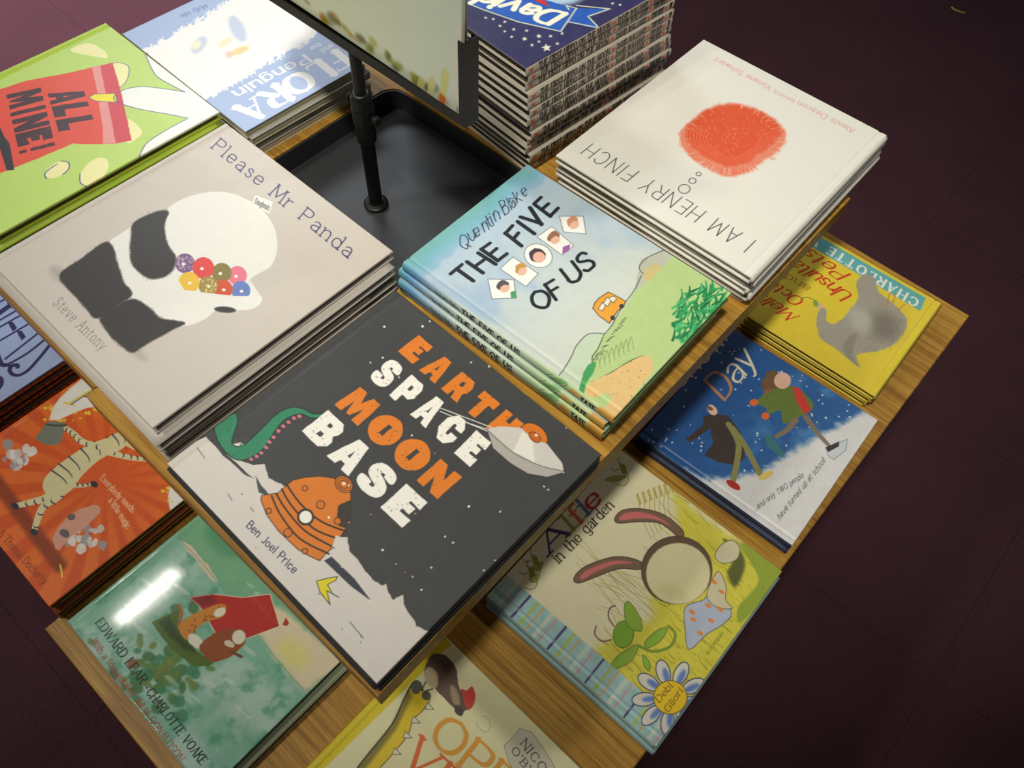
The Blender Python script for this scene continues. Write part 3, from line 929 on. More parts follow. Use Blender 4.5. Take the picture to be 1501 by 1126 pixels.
# -------- pale blue watercolour book with the bus
def five_spine(cv, L):
    n = fbm(cv.ny + 1, cv.nx + 1, 9, 21)
    u = cv.X / cv.nx + (n - .5) * .06
    st_ = [(0, (88, 158, 168)), (.06, (96, 150, 196)), (.16, (150, 178, 196)), (.30, (186, 200, 192)), (.6, (190, 206, 186)), (.74, (170, 200, 150)), (.86, (184, 204, 150)), (.925, (196, 212, 160)), (.94, (206, 160, 74)), (1, (206, 160, 74))]
    for j in range(3): cv.A[..., j] = np.interp(u, [p for p, _ in st_], [k[j] for _, k in st_])
    h = cv.h
    def q(u_, v_): return (-L / 2 + u_ * L, -h / 2 + v_ * h)
    cv.text('Quentin Blake', q(.175, .34), q(.29, .34), q(.175, .74), (50, 60, 80), .12, .1, jit=.06, track=.15)
    cv.text('THE FIVE OF US', q(.31, .22), q(.585, .22), q(.31, .80), (30, 34, 40), .22, .2, jit=.02, track=.26)
    cv.poly([q(.71, 0), q(.73, .6), q(.77, 1), q(.80, 1), q(.77, .4), q(.755, 0)], (120, 168, 108))
    cv.poly([q(.80, .2), q(.82, .9), q(.86, .8), q(.84, .1)], (208, 168, 96))
    cv.stroke([q(.70, .1), q(.735, .9)], .0006, (60, 80, 70))
    cv.stroke([q(.77, .0), q(.80, .9)], .0006, (60, 80, 70))
    cv.text('TATE', q(.862, .2), q(.925, .2), q(.862, .72), (24, 26, 30), .26, .22, track=.2)


b = Stack((-.3032, .4604), .2792, .2017, .96, DT, 4, .0128, '-y', (192, 206, 208), (-.005, -.0026), mark=(830, 420), seed=8, spine_paint=five_spine, bulge=.003, plain_bg=(176, 200, 196), rim=(150, 176, 130), back=(170, 190, 120), pages=PAGES)
c = b.cv
U, Vv = c.X / c.nx, c.Y / c.ny
n1 = fbm(c.ny + 1, c.nx + 1, 5, 11)
n2 = fbm(c.ny + 1, c.nx + 1, 3, 12)
uu = U + (n1 - .5) * .10
for j in range(3):
    c.A[..., j] = np.interp(uu, [0, .05, .10, .115, .3, .6, 1], [(118, 132, 150, 176, 188, 202, 210)[0], 122, 150, 176, 188, 204, 212] if j == 0 else
                            [176, 180, 184, 198, 204, 212, 216] if j == 1 else [176, 196, 210, 214, 212, 206, 196])
bl = np.clip((n2 - .52) * 5, 0, 1)[..., None] * .55
c.A += (np.array([150, 180, 214]) - c.A) * bl * (U < .75)[..., None]
green = (182, 206, 140)
c.poly([(812, 560), (823, 546), (837, 524), (845, 507), (862, 490), (885, 488), (895, 500), (870, 560), (850, 600), (830, 590)], (196, 212, 186), True)
c.poly([(985, 366), (960, 392), (932, 424), (912, 455), (895, 478), (884, 495), (868, 522), (866, 545), (858, 570), (830, 590), (905, 625), (1085, 430)], green, rough=2)
c.poly([(937, 392), (940, 380), (950, 376), (976, 364), (990, 372), (966, 396), (936, 424), (930, 424)], (186, 190, 172), rough=1.2)
c.poly([(946, 394), (962, 385), (970, 392), (955, 410), (942, 412)], (206, 190, 130), rough=1)
for P in ([(976, 366), (950, 377), (937, 391), (943, 402)], [(940, 404), (930, 425), (912, 450), (896, 478), (884, 492)], [(885, 489), (862, 490), (845, 507), (837, 524), (823, 546), (812, 558)], [(884, 494), (876, 512), (868, 524), (870, 540)],
          [(868, 560), (896, 546), (924, 529), (943, 522), (955, 528)]):
    c.stroke(P, 1.1, (62, 66, 70), True)
q9 = np.random.default_rng(4)
for i in range(22):
    x = 868 + i * 2.2
    y = 530 - i * 3.0 + q9.normal(0, 2)
    c.stroke([(x, y), (x + q9.uniform(3, 9), y - q9.uniform(1, 6))], .8, (84, 88, 76))
c.poly([(848, 575), (853, 553), (862, 535), (872, 531), (871, 545), (862, 558), (853, 580)], (74, 160, 92), True, rough=1.2)
c.poly([(857, 574), (868, 560), (896, 546), (924, 530), (943, 522), (955, 527), (956, 543), (941, 563), (907, 612), (903, 622), (882, 606), (896, 586), (893, 579), (885, 577), (868, 583)], (224, 190, 130), True, rough=.8)
c.dots(18, (865, 530, 950, 590), (.5, 1.0), (110, 90, 60), 5)
for i in range(8):
    c.stroke([(872 + i * 7, 535 - i * 4 + (i % 3) * 2), (876 + i * 7, 522 - i * 4), (880 + i * 7, 540 - i * 4)], .7, (120, 136, 100), True)
q9 = np.random.default_rng(14)
for i in range(190):
    x, y = q9.uniform(985, 1060), q9.uniform(425, 502)
    if x + y * .9 > 1476 or x + y * .9 < 1392: continue
    d = q9.uniform(-1.9, -.2)
    L = q9.uniform(8, 17)
    k = [(52, 158, 92), (84, 186, 116), (40, 132, 76)][i % 3]
    e = (x + L * math.cos(d), y + L * math.sin(d))
    c.stroke([(x, y), ((x + e[0]) / 2 + 1, (y + e[1]) / 2), e], 4.0, k, True, w2=1.5)
    if i % 2: c.stroke([(x, y), e], .7, (28, 66, 52))
c.poly([(869, 452), (872, 444), (878, 437), (892, 428), (911, 438), (917, 442), (914, 450), (906, 455), (893, 474), (878, 463)], (232, 164, 60), line=(54, 52, 56), lw=1.1)
for P in ([(877, 453), (883, 443), (888, 447), (883, 456)], [(884, 445), (890, 436), (896, 440), (891, 449)], [(892, 437), (899, 434), (904, 438), (899, 444)]):
    c.poly(P, (232, 230, 214), line=(60, 60, 66), lw=.8)
c.ell((911, 449), 3.4, 3.4, (60, 60, 64))
c.ell((898, 466), 3.4, 3.4, (60, 60, 64))
for P, h, k in (([(715, 409), (753, 410), (757, 437), (721, 438)], (738, 421), (90, 84, 90)), ([(752, 377), (789, 401), (771, 420), (733, 394)], (764, 396), (196, 148, 84)),
                ([(809, 332), (841, 360), (824, 374), (787, 347)], (812, 350), (150, 106, 82)), ([(820, 317), (855, 317), (859, 343), (826, 340)], (840, 328), (206, 140, 110))):
    c.poly(P, (238, 238, 232), line=(96, 100, 108), lw=.9)
    c.ell((h[0] - 1, h[1] - 3), 9, 7, k, -30, rough=2)
    c.ell((h[0] + 2, h[1] + 2), 7, 5.4, (228, 182, 158), -30, rough=1)
c.ell((789, 375), 21, 17, (238, 238, 232), 20, line=(96, 100, 108), lw=.9)
c.ell((788, 374), 12, 10, (74, 62, 70), rough=2)
c.ell((790, 377), 9, 8, (226, 176, 156))
c.poly([(748, 428), (756, 426), (757, 437), (749, 437)], (80, 156, 104))
c.poly([(825, 362), (836, 358), (834, 368), (824, 372)], (158, 96, 162))
blk = (36, 38, 44)
c.text('THE', (685, 417), (744, 372), (660, 400), blk, .20, .17, jit=.03, track=.20)
c.text('FIVE', (764, 359), (819, 304), (740, 341), blk, .20, .17, jit=.03, track=.24)
c.text('OF', (790, 455), (829, 431), (774, 433), blk, .18, .15, jit=.03, track=.16)
c.text('US', (838, 416), (874, 389), (822, 394), blk, .18, .15, jit=.03, track=.2)
c.text('Quentin Blake', (679, 366), (774, 287), (668, 349), (44, 50, 66), .07, .06, jit=.07, track=.16, slant=.2)
c.wash(30, 4, 9)
b.build('picture_book', ['pale blue hardback with an orange bus climbing a green hill, topmost of its stack',
        'pale blue hardback, @ in the stack under the orange bus cover'], 'book', 'pale blue hardbacks in the bus cover stack')

# -------- white book with the red thumbprint
b = Stack((-.2963, .7453), .2682, .3068, .51, DT, 5, .0108, '+x', (230, 228, 219), (.0018, .0083), mark=(1060, 230), seed=11, bulge=.0035, jit=.0022, rim=(222, 219, 205), pages=PAGES)
c = b.cv
red = [(997, 197), (1007, 183), (1032, 161), (1060, 152), (1086, 152), (1114, 161), (1136, 175), (1150, 191), (1151, 206), (1137, 225), (1114, 240), (1094, 253), (1063, 259), (1032, 245), (1013, 231), (1001, 217)]
c.poly(red, (228, 150, 126), True, feather=3, rough=3)
c.poly([((x - 1076) * .9 + 1076, (y - 202) * .84 + 196) for x, y in red], (220, 92, 60), True, feather=3, rough=3)
for i in range(17):
    f = .50 + .03 * i
    P = [(1076 + (x - 1076) * f * 1.02, 204 + (y - 206) * f * 1.04) for x, y in red]
    c.stroke(P[7:] + P[:2], 1.4, (222, 84, 52) if i % 2 else (236, 150, 124), True, alpha=.40)
for i in range(150):
    q9 = np.random.default_rng(900 + i)
    a = q9.uniform(0, 2 * math.pi)
    e = (1076 + 72 * math.cos(a), 205 + 51 * math.sin(a))
    c.stroke([e, (1076 + (e[0] - 1076) * q9.uniform(.8, .96), 205 + (e[1] - 205) * q9.uniform(.8, .96))], 1.3, (232, 220, 206) if i % 3 == 0 else (224, 104, 74), alpha=.4)
c.dots(260, (1010, 160, 1140, 235), (.5, 1.5), (236, 134, 104), 9, .6, inside=lambda p: (p[0] - 1076) ** 2 / 3900 + (p[1] - 196) ** 2 / 1500 < 1)
for x, y, r in ((1024, 255, 3.6), (1015, 265, 5.2), (1003, 277, 8.5)):
    t_ = np.linspace(0, 2 * np.pi, 18)
    c.stroke([(x + r * math.cos(q), y + r * .78 * math.sin(q)) for q in t_], 1.1, (72, 72, 92))
c.text('I AM HENRY FINCH', (1108, 353), (869, 211), (1091, 370), (58, 58, 70), .05, track=.30)
c.text('Alexis Deacon', (1254, 190), (1172, 148), (1249, 196), (224, 172, 168), .13, track=.22)
c.text('illustrated by', (1166, 147), (1135, 132), (1163, 151), (226, 190, 184), .14, track=.24)
c.text('Viviane Schwarz', (1131, 127), (1050, 84), (1127, 133), (224, 172, 168), .13, track=.22)
c.wash(20, 5, 3)
b.build('picture_book', ['white hardback with a big red thumbprint blob on its cover, topmost of its stack',
        'white hardback, @ in the stack under the red thumbprint cover'], 'book', 'white hardbacks in the thumbprint stack')

# -------- green book with the red packet
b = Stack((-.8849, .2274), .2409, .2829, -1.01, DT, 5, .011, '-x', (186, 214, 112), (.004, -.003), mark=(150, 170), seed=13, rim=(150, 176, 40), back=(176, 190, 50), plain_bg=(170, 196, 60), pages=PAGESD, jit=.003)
c = b.cv
c.poly([(-10, 112), (158, 31), (164, 39), (-10, 122)], (176, 204, 66))
c.poly([(213, 80), (228, 110), (250, 124), (271, 135), (240, 130), (207, 127), (183, 131), (169, 140), (173, 150), (205, 160), (245, 167), (275, 173), (245, 190), (215, 210), (203, 232), (330, 200), (330, 160)], (236, 238, 234))
chip = (236, 232, 170)
c.poly([(104, 75), (117, 66), (134, 64), (152, 74), (158, 85), (140, 83)], chip, True)
c.poly([(165, 94), (187, 96), (188, 112), (180, 125), (170, 126)], chip, True, line=(84, 92, 150), lw=.9)
c.poly([(186, 176), (200, 182), (208, 195), (198, 205), (186, 208)], chip, True)
c.ell((84, 249), 19, 10, chip, -28)
c.stroke([(68, 262), (66, 254), (78, 244), (84, 241)], 1.3, (72, 80, 150), True)
c.stroke([(90, 236), (100, 238), (101, 247), (92, 256)], 1.3, (72, 80, 150), True)
c.ell((138, 252), 26, 15, chip, -45)
c.stroke([(117, 255), (118, 268), (128, 274)], 1.2, (72, 80, 150), True)
c.poly([(-20, 137), (40, 118), (95, 108), (165, 92), (170, 110), (176, 130), (183, 160), (188, 182), (193, 206), (165, 211), (106, 211), (56, 232), (-20, 262)], (222, 84, 66), rough=.8)
c.poly([(147, 96), (165, 92), (176, 130), (183, 160), (193, 206), (168, 211), (160, 170), (152, 130)], (206, 74, 84), rough=.6)
c.poly([(134, 98), (147, 96), (154, 130), (162, 170), (170, 210), (151, 211), (150, 180), (140, 120)], (226, 150, 146), rough=.8)
c.poly([(-8, 178), (2, 190), (6, 200), (14, 210), (21, 249), (10, 250), (0, 218), (-8, 214)], (58, 56, 60))
c.block('ALL', (70, 137), (86, 194), (122, 129), (74, 52, 58), .16, 1.0, (190, 84, 72), 3)
c.block('MINE!', (9, 139), (29, 229), (59, 127), (74, 52, 58), .10, 1.0, (190, 84, 72), 4, {'I': .62, '!': .5, 'M': 1.2})
c.poly([(130, 143), (138, 138), (169, 137), (172, 150), (140, 148)], (232, 222, 60), line=(84, 92, 140), lw=.9)
for P in ([(213, 80), (228, 110), (250, 124), (271, 135)], [(271, 135), (240, 130), (207, 127), (183, 131), (168, 140), (172, 150), (205, 160), (245, 167), (275, 173)], [(275, 174), (245, 190), (215, 210), (203, 232)]):
    c.stroke(P, 1.1, (84, 96, 150), True)
c.wash(30, 6, 5)
b.build('picture_book', ['lime green hardback with a red packet on its cover, topmost of its stack',
        'lime green hardback, @ in the stack under the red packet cover'], 'book', 'lime green hardbacks in the red packet stack')

# -------- pale blue paperback with the white lace band
b = Stack((-.8590, .4713), .2624, .1858, -1.44, DT, 4, .0098, '+y', (164, 184, 222), (.0056, .006), bt=.0007, over=.0006, mark=(350, 100), seed=17, rim=(206, 206, 200), back=(206, 202, 170), plain_bg=(176, 176, 170), groove=False, bulge=.0006, pages=PAGES, jit=.003)
c = b.cv
band = [(208, 76), (240, 58), (280, 36), (330, 8), (370, -16), (560, 0), (500, 28), (440, 66), (380, 100), (330, 130), (300, 146), (250, 118)]
c.poly(band, (240, 240, 238), rough=7)
q9 = np.random.default_rng(31)
for i in range(60):
    f = q9.random()
    x, y = (212 + f * 150, 76 - f * 88) if i % 2 else (304 + f * 150, 142 - f * 84)
    for a in range(3):
        an = a * 1.05 + q9.random()
        r = q9.uniform(3, 6.5)
        c.stroke([(x - r * math.cos(an), y - r * math.sin(an)), (x + r * math.cos(an), y + r * math.sin(an))], 1.1, (240, 240, 238))
c.ell((348, 42), 10, 21, (192, 204, 226), -28, feather=3)
c.ell((330, 62), 12, 5, (240, 226, 190), -30, feather=3)
c.ell((352, 74), 14, 5, (240, 208, 150), -20, feather=2)
c.ell((336, 80), 6, 5, (238, 198, 180), 0, feather=2)
c.ell((292, 66), 15, 8, (196, 206, 224), -50, feather=3)
c.ell((288, 66), 8, 5, (240, 232, 206), -40, feather=2)
c.text('FLORA', (491, 75), (346, 157), (515, 94), (240, 240, 238), .30, .07, serif=.14, track=.22)
c.text('Penguin', (445, 81), (341, 134), (457, 90), (236, 238, 240), .22, .08, serif=.08, track=.24)
c.text('and', (486, 64), (470, 73), (491, 69), (230, 234, 240), .16, serif=.06)
c.text('the', (468, 62), (454, 70), (473, 66), (230, 234, 240), .16, serif=.06)
c.text('Molly Idle', (301, 6), (264, 22), (305, 11), (120, 130, 176), .13)
b.build('picture_book', ['pale blue book with a white snowflake lace band across its cover, topmost of its stack',
        'pale blue book, @ in the stack under the snowflake lace cover'], 'book', 'pale blue books in the snowflake lace stack')

# -------- tall stack of thin navy books
def hippo_spine(cv, L):
    h = cv.h
    def q(u_, v_): return (-L / 2 + u_ * L, -h / 2 + v_ * h)
    cv.wash(30, 9, 18)
    for u_ in (.03, .555, .81, .935):
        cv.star(q(u_, .5), h * .46, (196, 58, 46))
    ink = (40, 34, 32)
    cv.text('THE FIRST HIPPO ON THE MOON', q(.075, .14), q(.528, .14), q(.075, .88), ink, .22, .13, serif=.08, track=.26)
    cv.text('DAVID WALLIAMS', q(.585, .14), q(.79, .14), q(.585, .86), ink, .22, .13, serif=.06, track=.24)
    cv.text('TONY ROSS', q(.832, .14), q(.918, .14), q(.832, .86), ink, .2, .13, track=.24)
    cv.poly([q(.962, .12), q(.982, .12), q(.982, .9), q(.962, .9)], (40, 38, 40))


hx, hy = pix((795, 90), .875)
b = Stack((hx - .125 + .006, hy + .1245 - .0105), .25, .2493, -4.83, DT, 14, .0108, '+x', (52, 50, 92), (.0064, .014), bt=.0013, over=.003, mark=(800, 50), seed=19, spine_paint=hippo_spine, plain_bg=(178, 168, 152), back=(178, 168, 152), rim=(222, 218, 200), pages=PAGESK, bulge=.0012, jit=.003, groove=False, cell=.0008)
c = b.cv
c.ell((800, -20), 60, 26, (170, 200, 220), 10, feather=6)
rib = (44, 92, 182)
c.poly([(640, -14), (708, 13), (760, 31), (822, 47), (845, 13), (800, 0), (700, -40)], rib)
c.poly([(845, 12), (894, 13), (862, 24), (878, 42), (832, 33)], rib)
for P in ([(640, -14), (708, 14), (760, 32), (822, 46), (845, 12)], [(845, 8), (894, 13), (862, 24), (878, 41), (834, 32)], [(845, 12), (830, 8), (834, 14)]):
    c.stroke(P, 2, (196, 204, 178))
c.text('David', (828, 20), (716, -10), (812, 38), (238, 234, 214), .26, .17, jit=.02, slant=.2, track=.16)
c.poly([(778, -4), (796, -2), (806, 10), (790, 4)], (200, 50, 48))
for x, y, r in ((712, 26, 3), (723, 28, 3), (740, 32, 3), (733, 38, 3.2), (753, 43, 3.4), (740, 46, 3), (750, 54, 3.2), (772, 45, 3.2), (769, 57, 4.6), (790, 53, 4.6), (790, 61, 3), (807, 53, 3.2), (780, 66, 3.4), (824, 49, 3), (817, 64, 3.2), (801, 70, 8), (898, 5, 3), (909, 7, 3)):
    c.star((x, y), r, (224, 226, 204), x * 7)
c.wash(24, 7, 14)
b.build('picture_book', ['thin navy hardback with a blue ribbon and white stars, topmost of the tall stack',
        'thin grey-spined hardback, @ in the tall stack under the starry cover'], 'book', 'thin hardbacks in the tall starry stack')

# ================= lower tier
# -------- cream book with the long ears
def alfie_side(cv, L): pass
b = Stack((-.0707, .3486), .2404, .2559, .71, DL, 2, .0099, '-y', (226, 220, 184), (.002, -.004), mark=(930, 870), seed=23, rim=None, plain_bg=(150, 184, 184), bulge=.0025, mat=INK)
c = b.cv
U, Vv = c.X / c.nx, c.Y / c.ny
c.poly([(985, 715), (1035, 765), (1150, 830), (1150, 850), (1010, 1060), (925, 1010), (862, 960), (900, 935), (960, 905), (950, 850), (1000, 800)], (214, 206, 74), feather=9, rough=4)
q9 = np.random.default_rng(77)
for i in range(420):
    x, y = q9.uniform(880, 1135), q9.uniform(715, 1040)
    if x < np.interp(y, [715, 850, 960, 1060], [992, 960, 880, 960]): continue
    d = (q9.uniform(-.35, .1) + -2.2)
    L = q9.uniform(14, 46)
    c.stroke([(x, y), (x + L * .5 * math.cos(d) - 2, y + L * .5 * math.sin(d)), (x + L * math.cos(d), y + L * math.sin(d))], 1.6, [(232, 224, 110), (176, 164, 46), (202, 190, 60), (140, 136, 44)][i % 4], True, alpha=.75, w2=.7)
for i in range(26):
    x, y = 905 + q9.uniform(0, 60), 850 + q9.uniform(0, 60)
    L = q9.uniform(40, 100)
    d = math.pi + q9.uniform(.25, .95)
    c.stroke([(x, y), (x + L * .5 * math.cos(d), y + L * .5 * math.sin(d) - 3), (x + L * math.cos(d), y + L * math.sin(d))], 1.2, [(176, 164, 96), (150, 140, 78), (196, 184, 110)][i % 3], True, alpha=.7, w2=.7)
for i in range(7):
    a = (955 + 5 * i, 790 - 4 * i)
    e = (936 + 8 * i, 726 - 3 * i)
    c.stroke([a, ((a[0] + e[0]) / 2 - 5, (a[1] + e[1]) / 2), e], 1.0, (176, 160, 80), True)
    for k in range(4): c.ell((e[0] - 2 + k * 1.5, e[1] + 4 * k), 1.4, 3.2, (186, 166, 82), 25)
c.poly([(1085, 800), (1110, 800), (1150, 830), (1090, 910), (1082, 890), (1112, 850)], (150, 168, 60), True, feather=2)
c.poly([(1060, 790), (1084, 806), (1092, 830), (1078, 860), (1066, 840), (1074, 820)], (96, 100, 50), True, feather=3)
for P, Q in (([(901, 760), (913, 748), (941, 746), (974, 755), (1001, 778), (996, 788), (969, 768), (938, 765), (907, 767)], [(908, 759), (918, 752), (941, 751), (968, 760), (984, 772), (962, 762), (936, 760), (912, 763)]),
             ([(841, 848), (857, 831), (896, 817), (924, 818), (944, 827), (936, 835), (907, 834), (868, 848), (848, 855)], [(850, 847), (862, 835), (896, 823), (918, 823), (926, 826), (900, 828), (870, 840), (856, 849)])):
    c.poly(P, (122, 98, 78), True, line=(62, 50, 44), lw=1.2)
    c.poly(Q, (206, 112, 112), True, feather=1.2)
c.poly([(1005, 890), (1030, 880), (1046, 868), (1072, 897), (1060, 915), (1036, 930), (1010, 952), (1004, 920)], (178, 190, 210), True, feather=1, line=(90, 86, 90), lw=1)
c.poly([(1036, 872), (1052, 838), (1064, 858), (1064, 880), (1074, 892), (1050, 890)], (206, 200, 168), True, feather=1, line=(90, 80, 70), lw=1)
c.poly([(1048, 816), (1056, 800), (1072, 792), (1084, 802), (1080, 820), (1060, 826)], (206, 200, 168), True, feather=1, line=(90, 80, 70), lw=1)
for x, y in ((1014, 897), (1038, 888), (1056, 893), (1016, 908), (1042, 910), (1026, 928), (1046, 853), (1058, 868)): c.ell((x, y), 5, 2.6, (226, 136, 66), 35, rough=1)
c.ell((992, 836), 52, 50, (104, 84, 66), line=(66, 54, 46), lw=1)
c.ell((994, 841), 47, 45, (222, 216, 170), feather=1)
c.ell((985, 868), 24, 10, (206, 198, 140), 20, feather=7, alpha=.5)
c.ell((914, 930), 15, 20, (126, 170, 52), 10, line=(70, 96, 36), lw=1)
for P in ([(920, 918), (915, 890), (922, 882), (938, 905), (940, 925)], [(945, 942), (962, 925), (978, 920), (970, 938), (950, 950)], [(894, 980), (905, 962), (935, 945), (926, 968), (905, 980)], [(942, 960), (952, 970), (952, 984), (944, 976)]):
    c.poly(P, (140, 178, 62), True, line=(82, 106, 42), lw=.9)
c.stroke([(938, 948), (958, 955), (982, 948), (990, 930), (980, 918)], 4, (126, 150, 50), True)
for P in ([(900, 918), (892, 905), (894, 892), (902, 888)], [(896, 938), (882, 940), (872, 930), (874, 918)]): c.stroke(P, 1.8, (110, 62, 84), True)
for x, y in ((912, 690), (783, 824), (778, 842)):
    c.poly([(x - 4, y - 10), (x + 4, y - 8), (x + 6, y + 3), (x, y + 4)], (150, 148, 62), True)
    c.poly([(x - 26, y + 14), (x - 12, y + 8), (x + 6, y + 8), (x - 8, y + 16)] if x > 900 else [(x - 2, y + 6), (x + 12, y), (x + 10, y + 10), (x + 2, y + 12)], (168, 172, 92), True, line=(110, 112, 60), lw=.7)
    c.stroke([(x + 6, y), (x + 9, y + 14), (x + 2, y + 22), (x - 8, y + 20)], 1.5, (130, 140, 60), True)
    c.stroke([(x - 4, y - 10), (x - 6, y - 16), (x - 4, y - 20)], 1, (80, 74, 44), True)
    c.stroke([(x - 5, y - 2), (x - 12, y), (x - 16, y - 4)], 1, (80, 74, 44), True)
# plaid strip along the spine
pl = (Vv < .135 + .0 * U)
wv = fbm(c.ny + 1, c.nx + 1, 30, 41)
base_ = np.array([156, 196, 196]) + (wv[..., None] - .5) * 30
c.A = np.where(pl[..., None], base_, c.A)
for k0, kk, wd_ in ((.0, (74, 52, 112), .012), (.05, (176, 192, 84), .014), (.085, (208, 172, 104), .010), (.135, (206, 212, 196), .02), (.165, (206, 150, 160), .010)):
    m = (np.abs(((U - .155 - k0 + .111) % .222) - .111) < wd_ / 2) & pl
    c.A[m] += (np.array(kk) - c.A[m]) * .85
m = pl & (np.abs(Vv - .05) < .006)
c.A[m] += (np.array([120, 160, 180]) - c.A[m]) * .5
for i in range(9):
    a = math.radians(i * 40 + 15)
    x, y = 982 + 38 * math.cos(a), 1022 + 38 * math.sin(a)
    c.ell((x, y), 18, 10, (214, 212, 200), math.degrees(a), line=(58, 62, 104), lw=1.4)
    c.ell((982 + 32 * math.cos(a) + 3, 1022 + 32 * math.sin(a)), 12, 4.5, (98, 130, 196), math.degrees(a), feather=2.5)
c.ell((982.5, 1022.5), 24.5, 24.5, (232, 196, 40), line=(120, 90, 40), lw=1.2)
for s_, p, q_, r_ in (('Debi', (967, 1030), (986, 1007), (960, 1023)), ('Gliori', (980, 1045), (1001, 1014), (973, 1038))):
    c.text(s_, p, q_, r_, (92, 66, 36), .13, .07, serif=.06, track=.2)
for ch_, p, q_, r_, k in (('A', (806, 812), (834, 783), (787, 790), (76, 52, 108)), ('l', (840, 777), (842, 775), (822, 757), (140, 158, 60)), ('f', (848, 770), (858, 760), (828, 749), (214, 110, 60)),
                         ('i', (862, 754), (864, 752), (843, 733), (96, 112, 146)), ('e', (867, 749), (882, 734), (850, 729), (190, 50, 66))):
    c.text(ch_, p, q_, r_, k, .2, .09, serif=.1)
c.text('in the garden', (820, 826), (900, 743), (808, 814), (52, 42, 40), .13, .06, serif=.09, track=.22)
c.text('BLOOMSBURY', (1038, 960), (1062, 928), (1034, 957), (120, 110, 46), .12, .1, track=.4)
c.wash(36, 8, 7)
b.build('picture_book', ['cream and yellow book with long-eared figure and blue flower, upper of two at shelf edge',
        'pale blue-edged book lying directly under the long-eared figure book'], 'book', 'cream and yellow books at the front corner')

# -------- blue snow book
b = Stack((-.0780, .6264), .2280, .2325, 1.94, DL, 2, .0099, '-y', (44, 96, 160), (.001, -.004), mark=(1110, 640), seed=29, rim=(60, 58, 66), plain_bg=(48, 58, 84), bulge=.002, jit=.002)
c = b.cv
n1 = fbm(c.ny + 1, c.nx + 1, 8, 51)
c.A += (np.array([30, 72, 132]) - c.A) * np.clip((.55 - c.X / c.nx) * 1.6, 0, .8)[..., None]
c.A += (np.array([92, 150, 204]) - c.A) * (np.clip((n1 - .52) * 5, 0, 1) * np.clip((c.X / c.nx - .35) * 2.5, 0, .6))[..., None]
snow = (222, 222, 224)
c.poly([(1268, 602), (1232, 622), (1200, 640), (1160, 662), (1116, 690), (1080, 698), (1030, 702), (1000, 688), (1161, 815), (1300, 616)], snow, feather=7, rough=5)
for i in range(16):
    q9 = np.random.default_rng(300 + i)
    x, y = q9.uniform(985, 1130), q9.uniform(640, 700)
    if y > 560 + (x - 930) * .7: continue
    c.stroke([(x, y), (x + q9.uniform(10, 26), y + q9.uniform(-2, 3))], 1.6, (176, 200, 224), alpha=.6)
c.dots(190, (950, 485, 1275, 720), (.6, 1.9), (214, 222, 232), 12, .9)
c.poly([(1004, 645), (1032, 622), (1030, 611), (1051, 607), (1068, 611), (1085, 633), (1090, 655), (1093, 671), (1077, 682), (1054, 678), (1032, 667), (1046, 650), (1041, 628), (1012, 648)], (64, 54, 50), rough=1)
for P, w in (([(1068, 622), (1082, 648), (1081, 673), (1075, 703)], 8), ([(1074, 628), (1090, 650), (1102, 672), (1114, 695)], 8)): c.stroke(P, w, (140, 138, 84), True)
c.ell((1075, 711), 12, 5, (180, 52, 46), 32)
c.ell((1123, 697), 12, 5, (222, 200, 110), -25)
c.ell((1044, 601), 6, 9, (222, 186, 162), -35, rough=.6)
c.ell((1040, 598), 6, 3, (110, 92, 76), 30, rough=1.5)
c.ell((1131, 560), 13, 17, (112, 84, 58), 20, rough=3)
c.ell((1128, 578), 11, 8, (140, 100, 64), -30, rough=3)
c.poly([(1112, 584), (1133, 572), (1161, 566), (1180, 577), (1193, 597), (1172, 611), (1149, 621), (1144, 602), (1126, 607), (1122, 598), (1108, 590)], (104, 124, 58), True, rough=1)
c.poly([(1161, 567), (1172, 569), (1189, 600), (1180, 608), (1168, 590)], (208, 62, 52))
c.ell((1147, 558), 12.5, 12, (224, 184, 164))
c.ell((1105, 590), 6.5, 5, (224, 106, 54), -10)
c.ell((1122, 610), 6, 5.5, (224, 106, 54), 20)
for P in ([(1166, 616), (1154, 630), (1138, 640)], [(1182, 612), (1196, 632), (1214, 652)]): c.stroke(P, 9, (132, 120, 106), True, w2=6)
c.poly([(1120, 634), (1132, 640), (1150, 664), (1146, 670), (1124, 655)], (60, 120, 128), rough=.8)
c.poly([(1210, 656), (1232, 648), (1242, 644), (1240, 660), (1222, 674), (1214, 668)], (206, 214, 222), line=(120, 130, 146), lw=.8)
c.poly([(1210, 656), (1230, 647), (1230, 654), (1214, 663)], (60, 56, 56))
c.text('D', (1062, 586), (1078, 567), (1030, 561), (178, 128, 92), .13, .07, slant=.12)
c.text('ay', (1081, 563), (1110, 530), (1049, 538), (216, 206, 178), .11, .06, slant=.12, track=.14)
c.text('Snow', (996, 570), (1064, 502), (970, 546), (206, 196, 172), .11, .06, slant=.15, track=.14)
c.text('...and only TWO people', (1107, 749), (1178, 699), (1103, 742), (74, 76, 84), .1, jit=.03, slant=.2, track=.2)
c.text('have turned up at school!', (1143, 762), (1210, 677), (1138, 755), (74, 76, 84), .1, jit=.03, slant=.2, track=.2)
c.wash(40, 10, 12)
b.build('picture_book', ['blue snowy hardback with two skating figures, upper of two on the lower shelf',
        'dark-edged hardback lying directly under the blue snowy skating cover'], 'book', 'blue snowy hardbacks on the lower shelf')

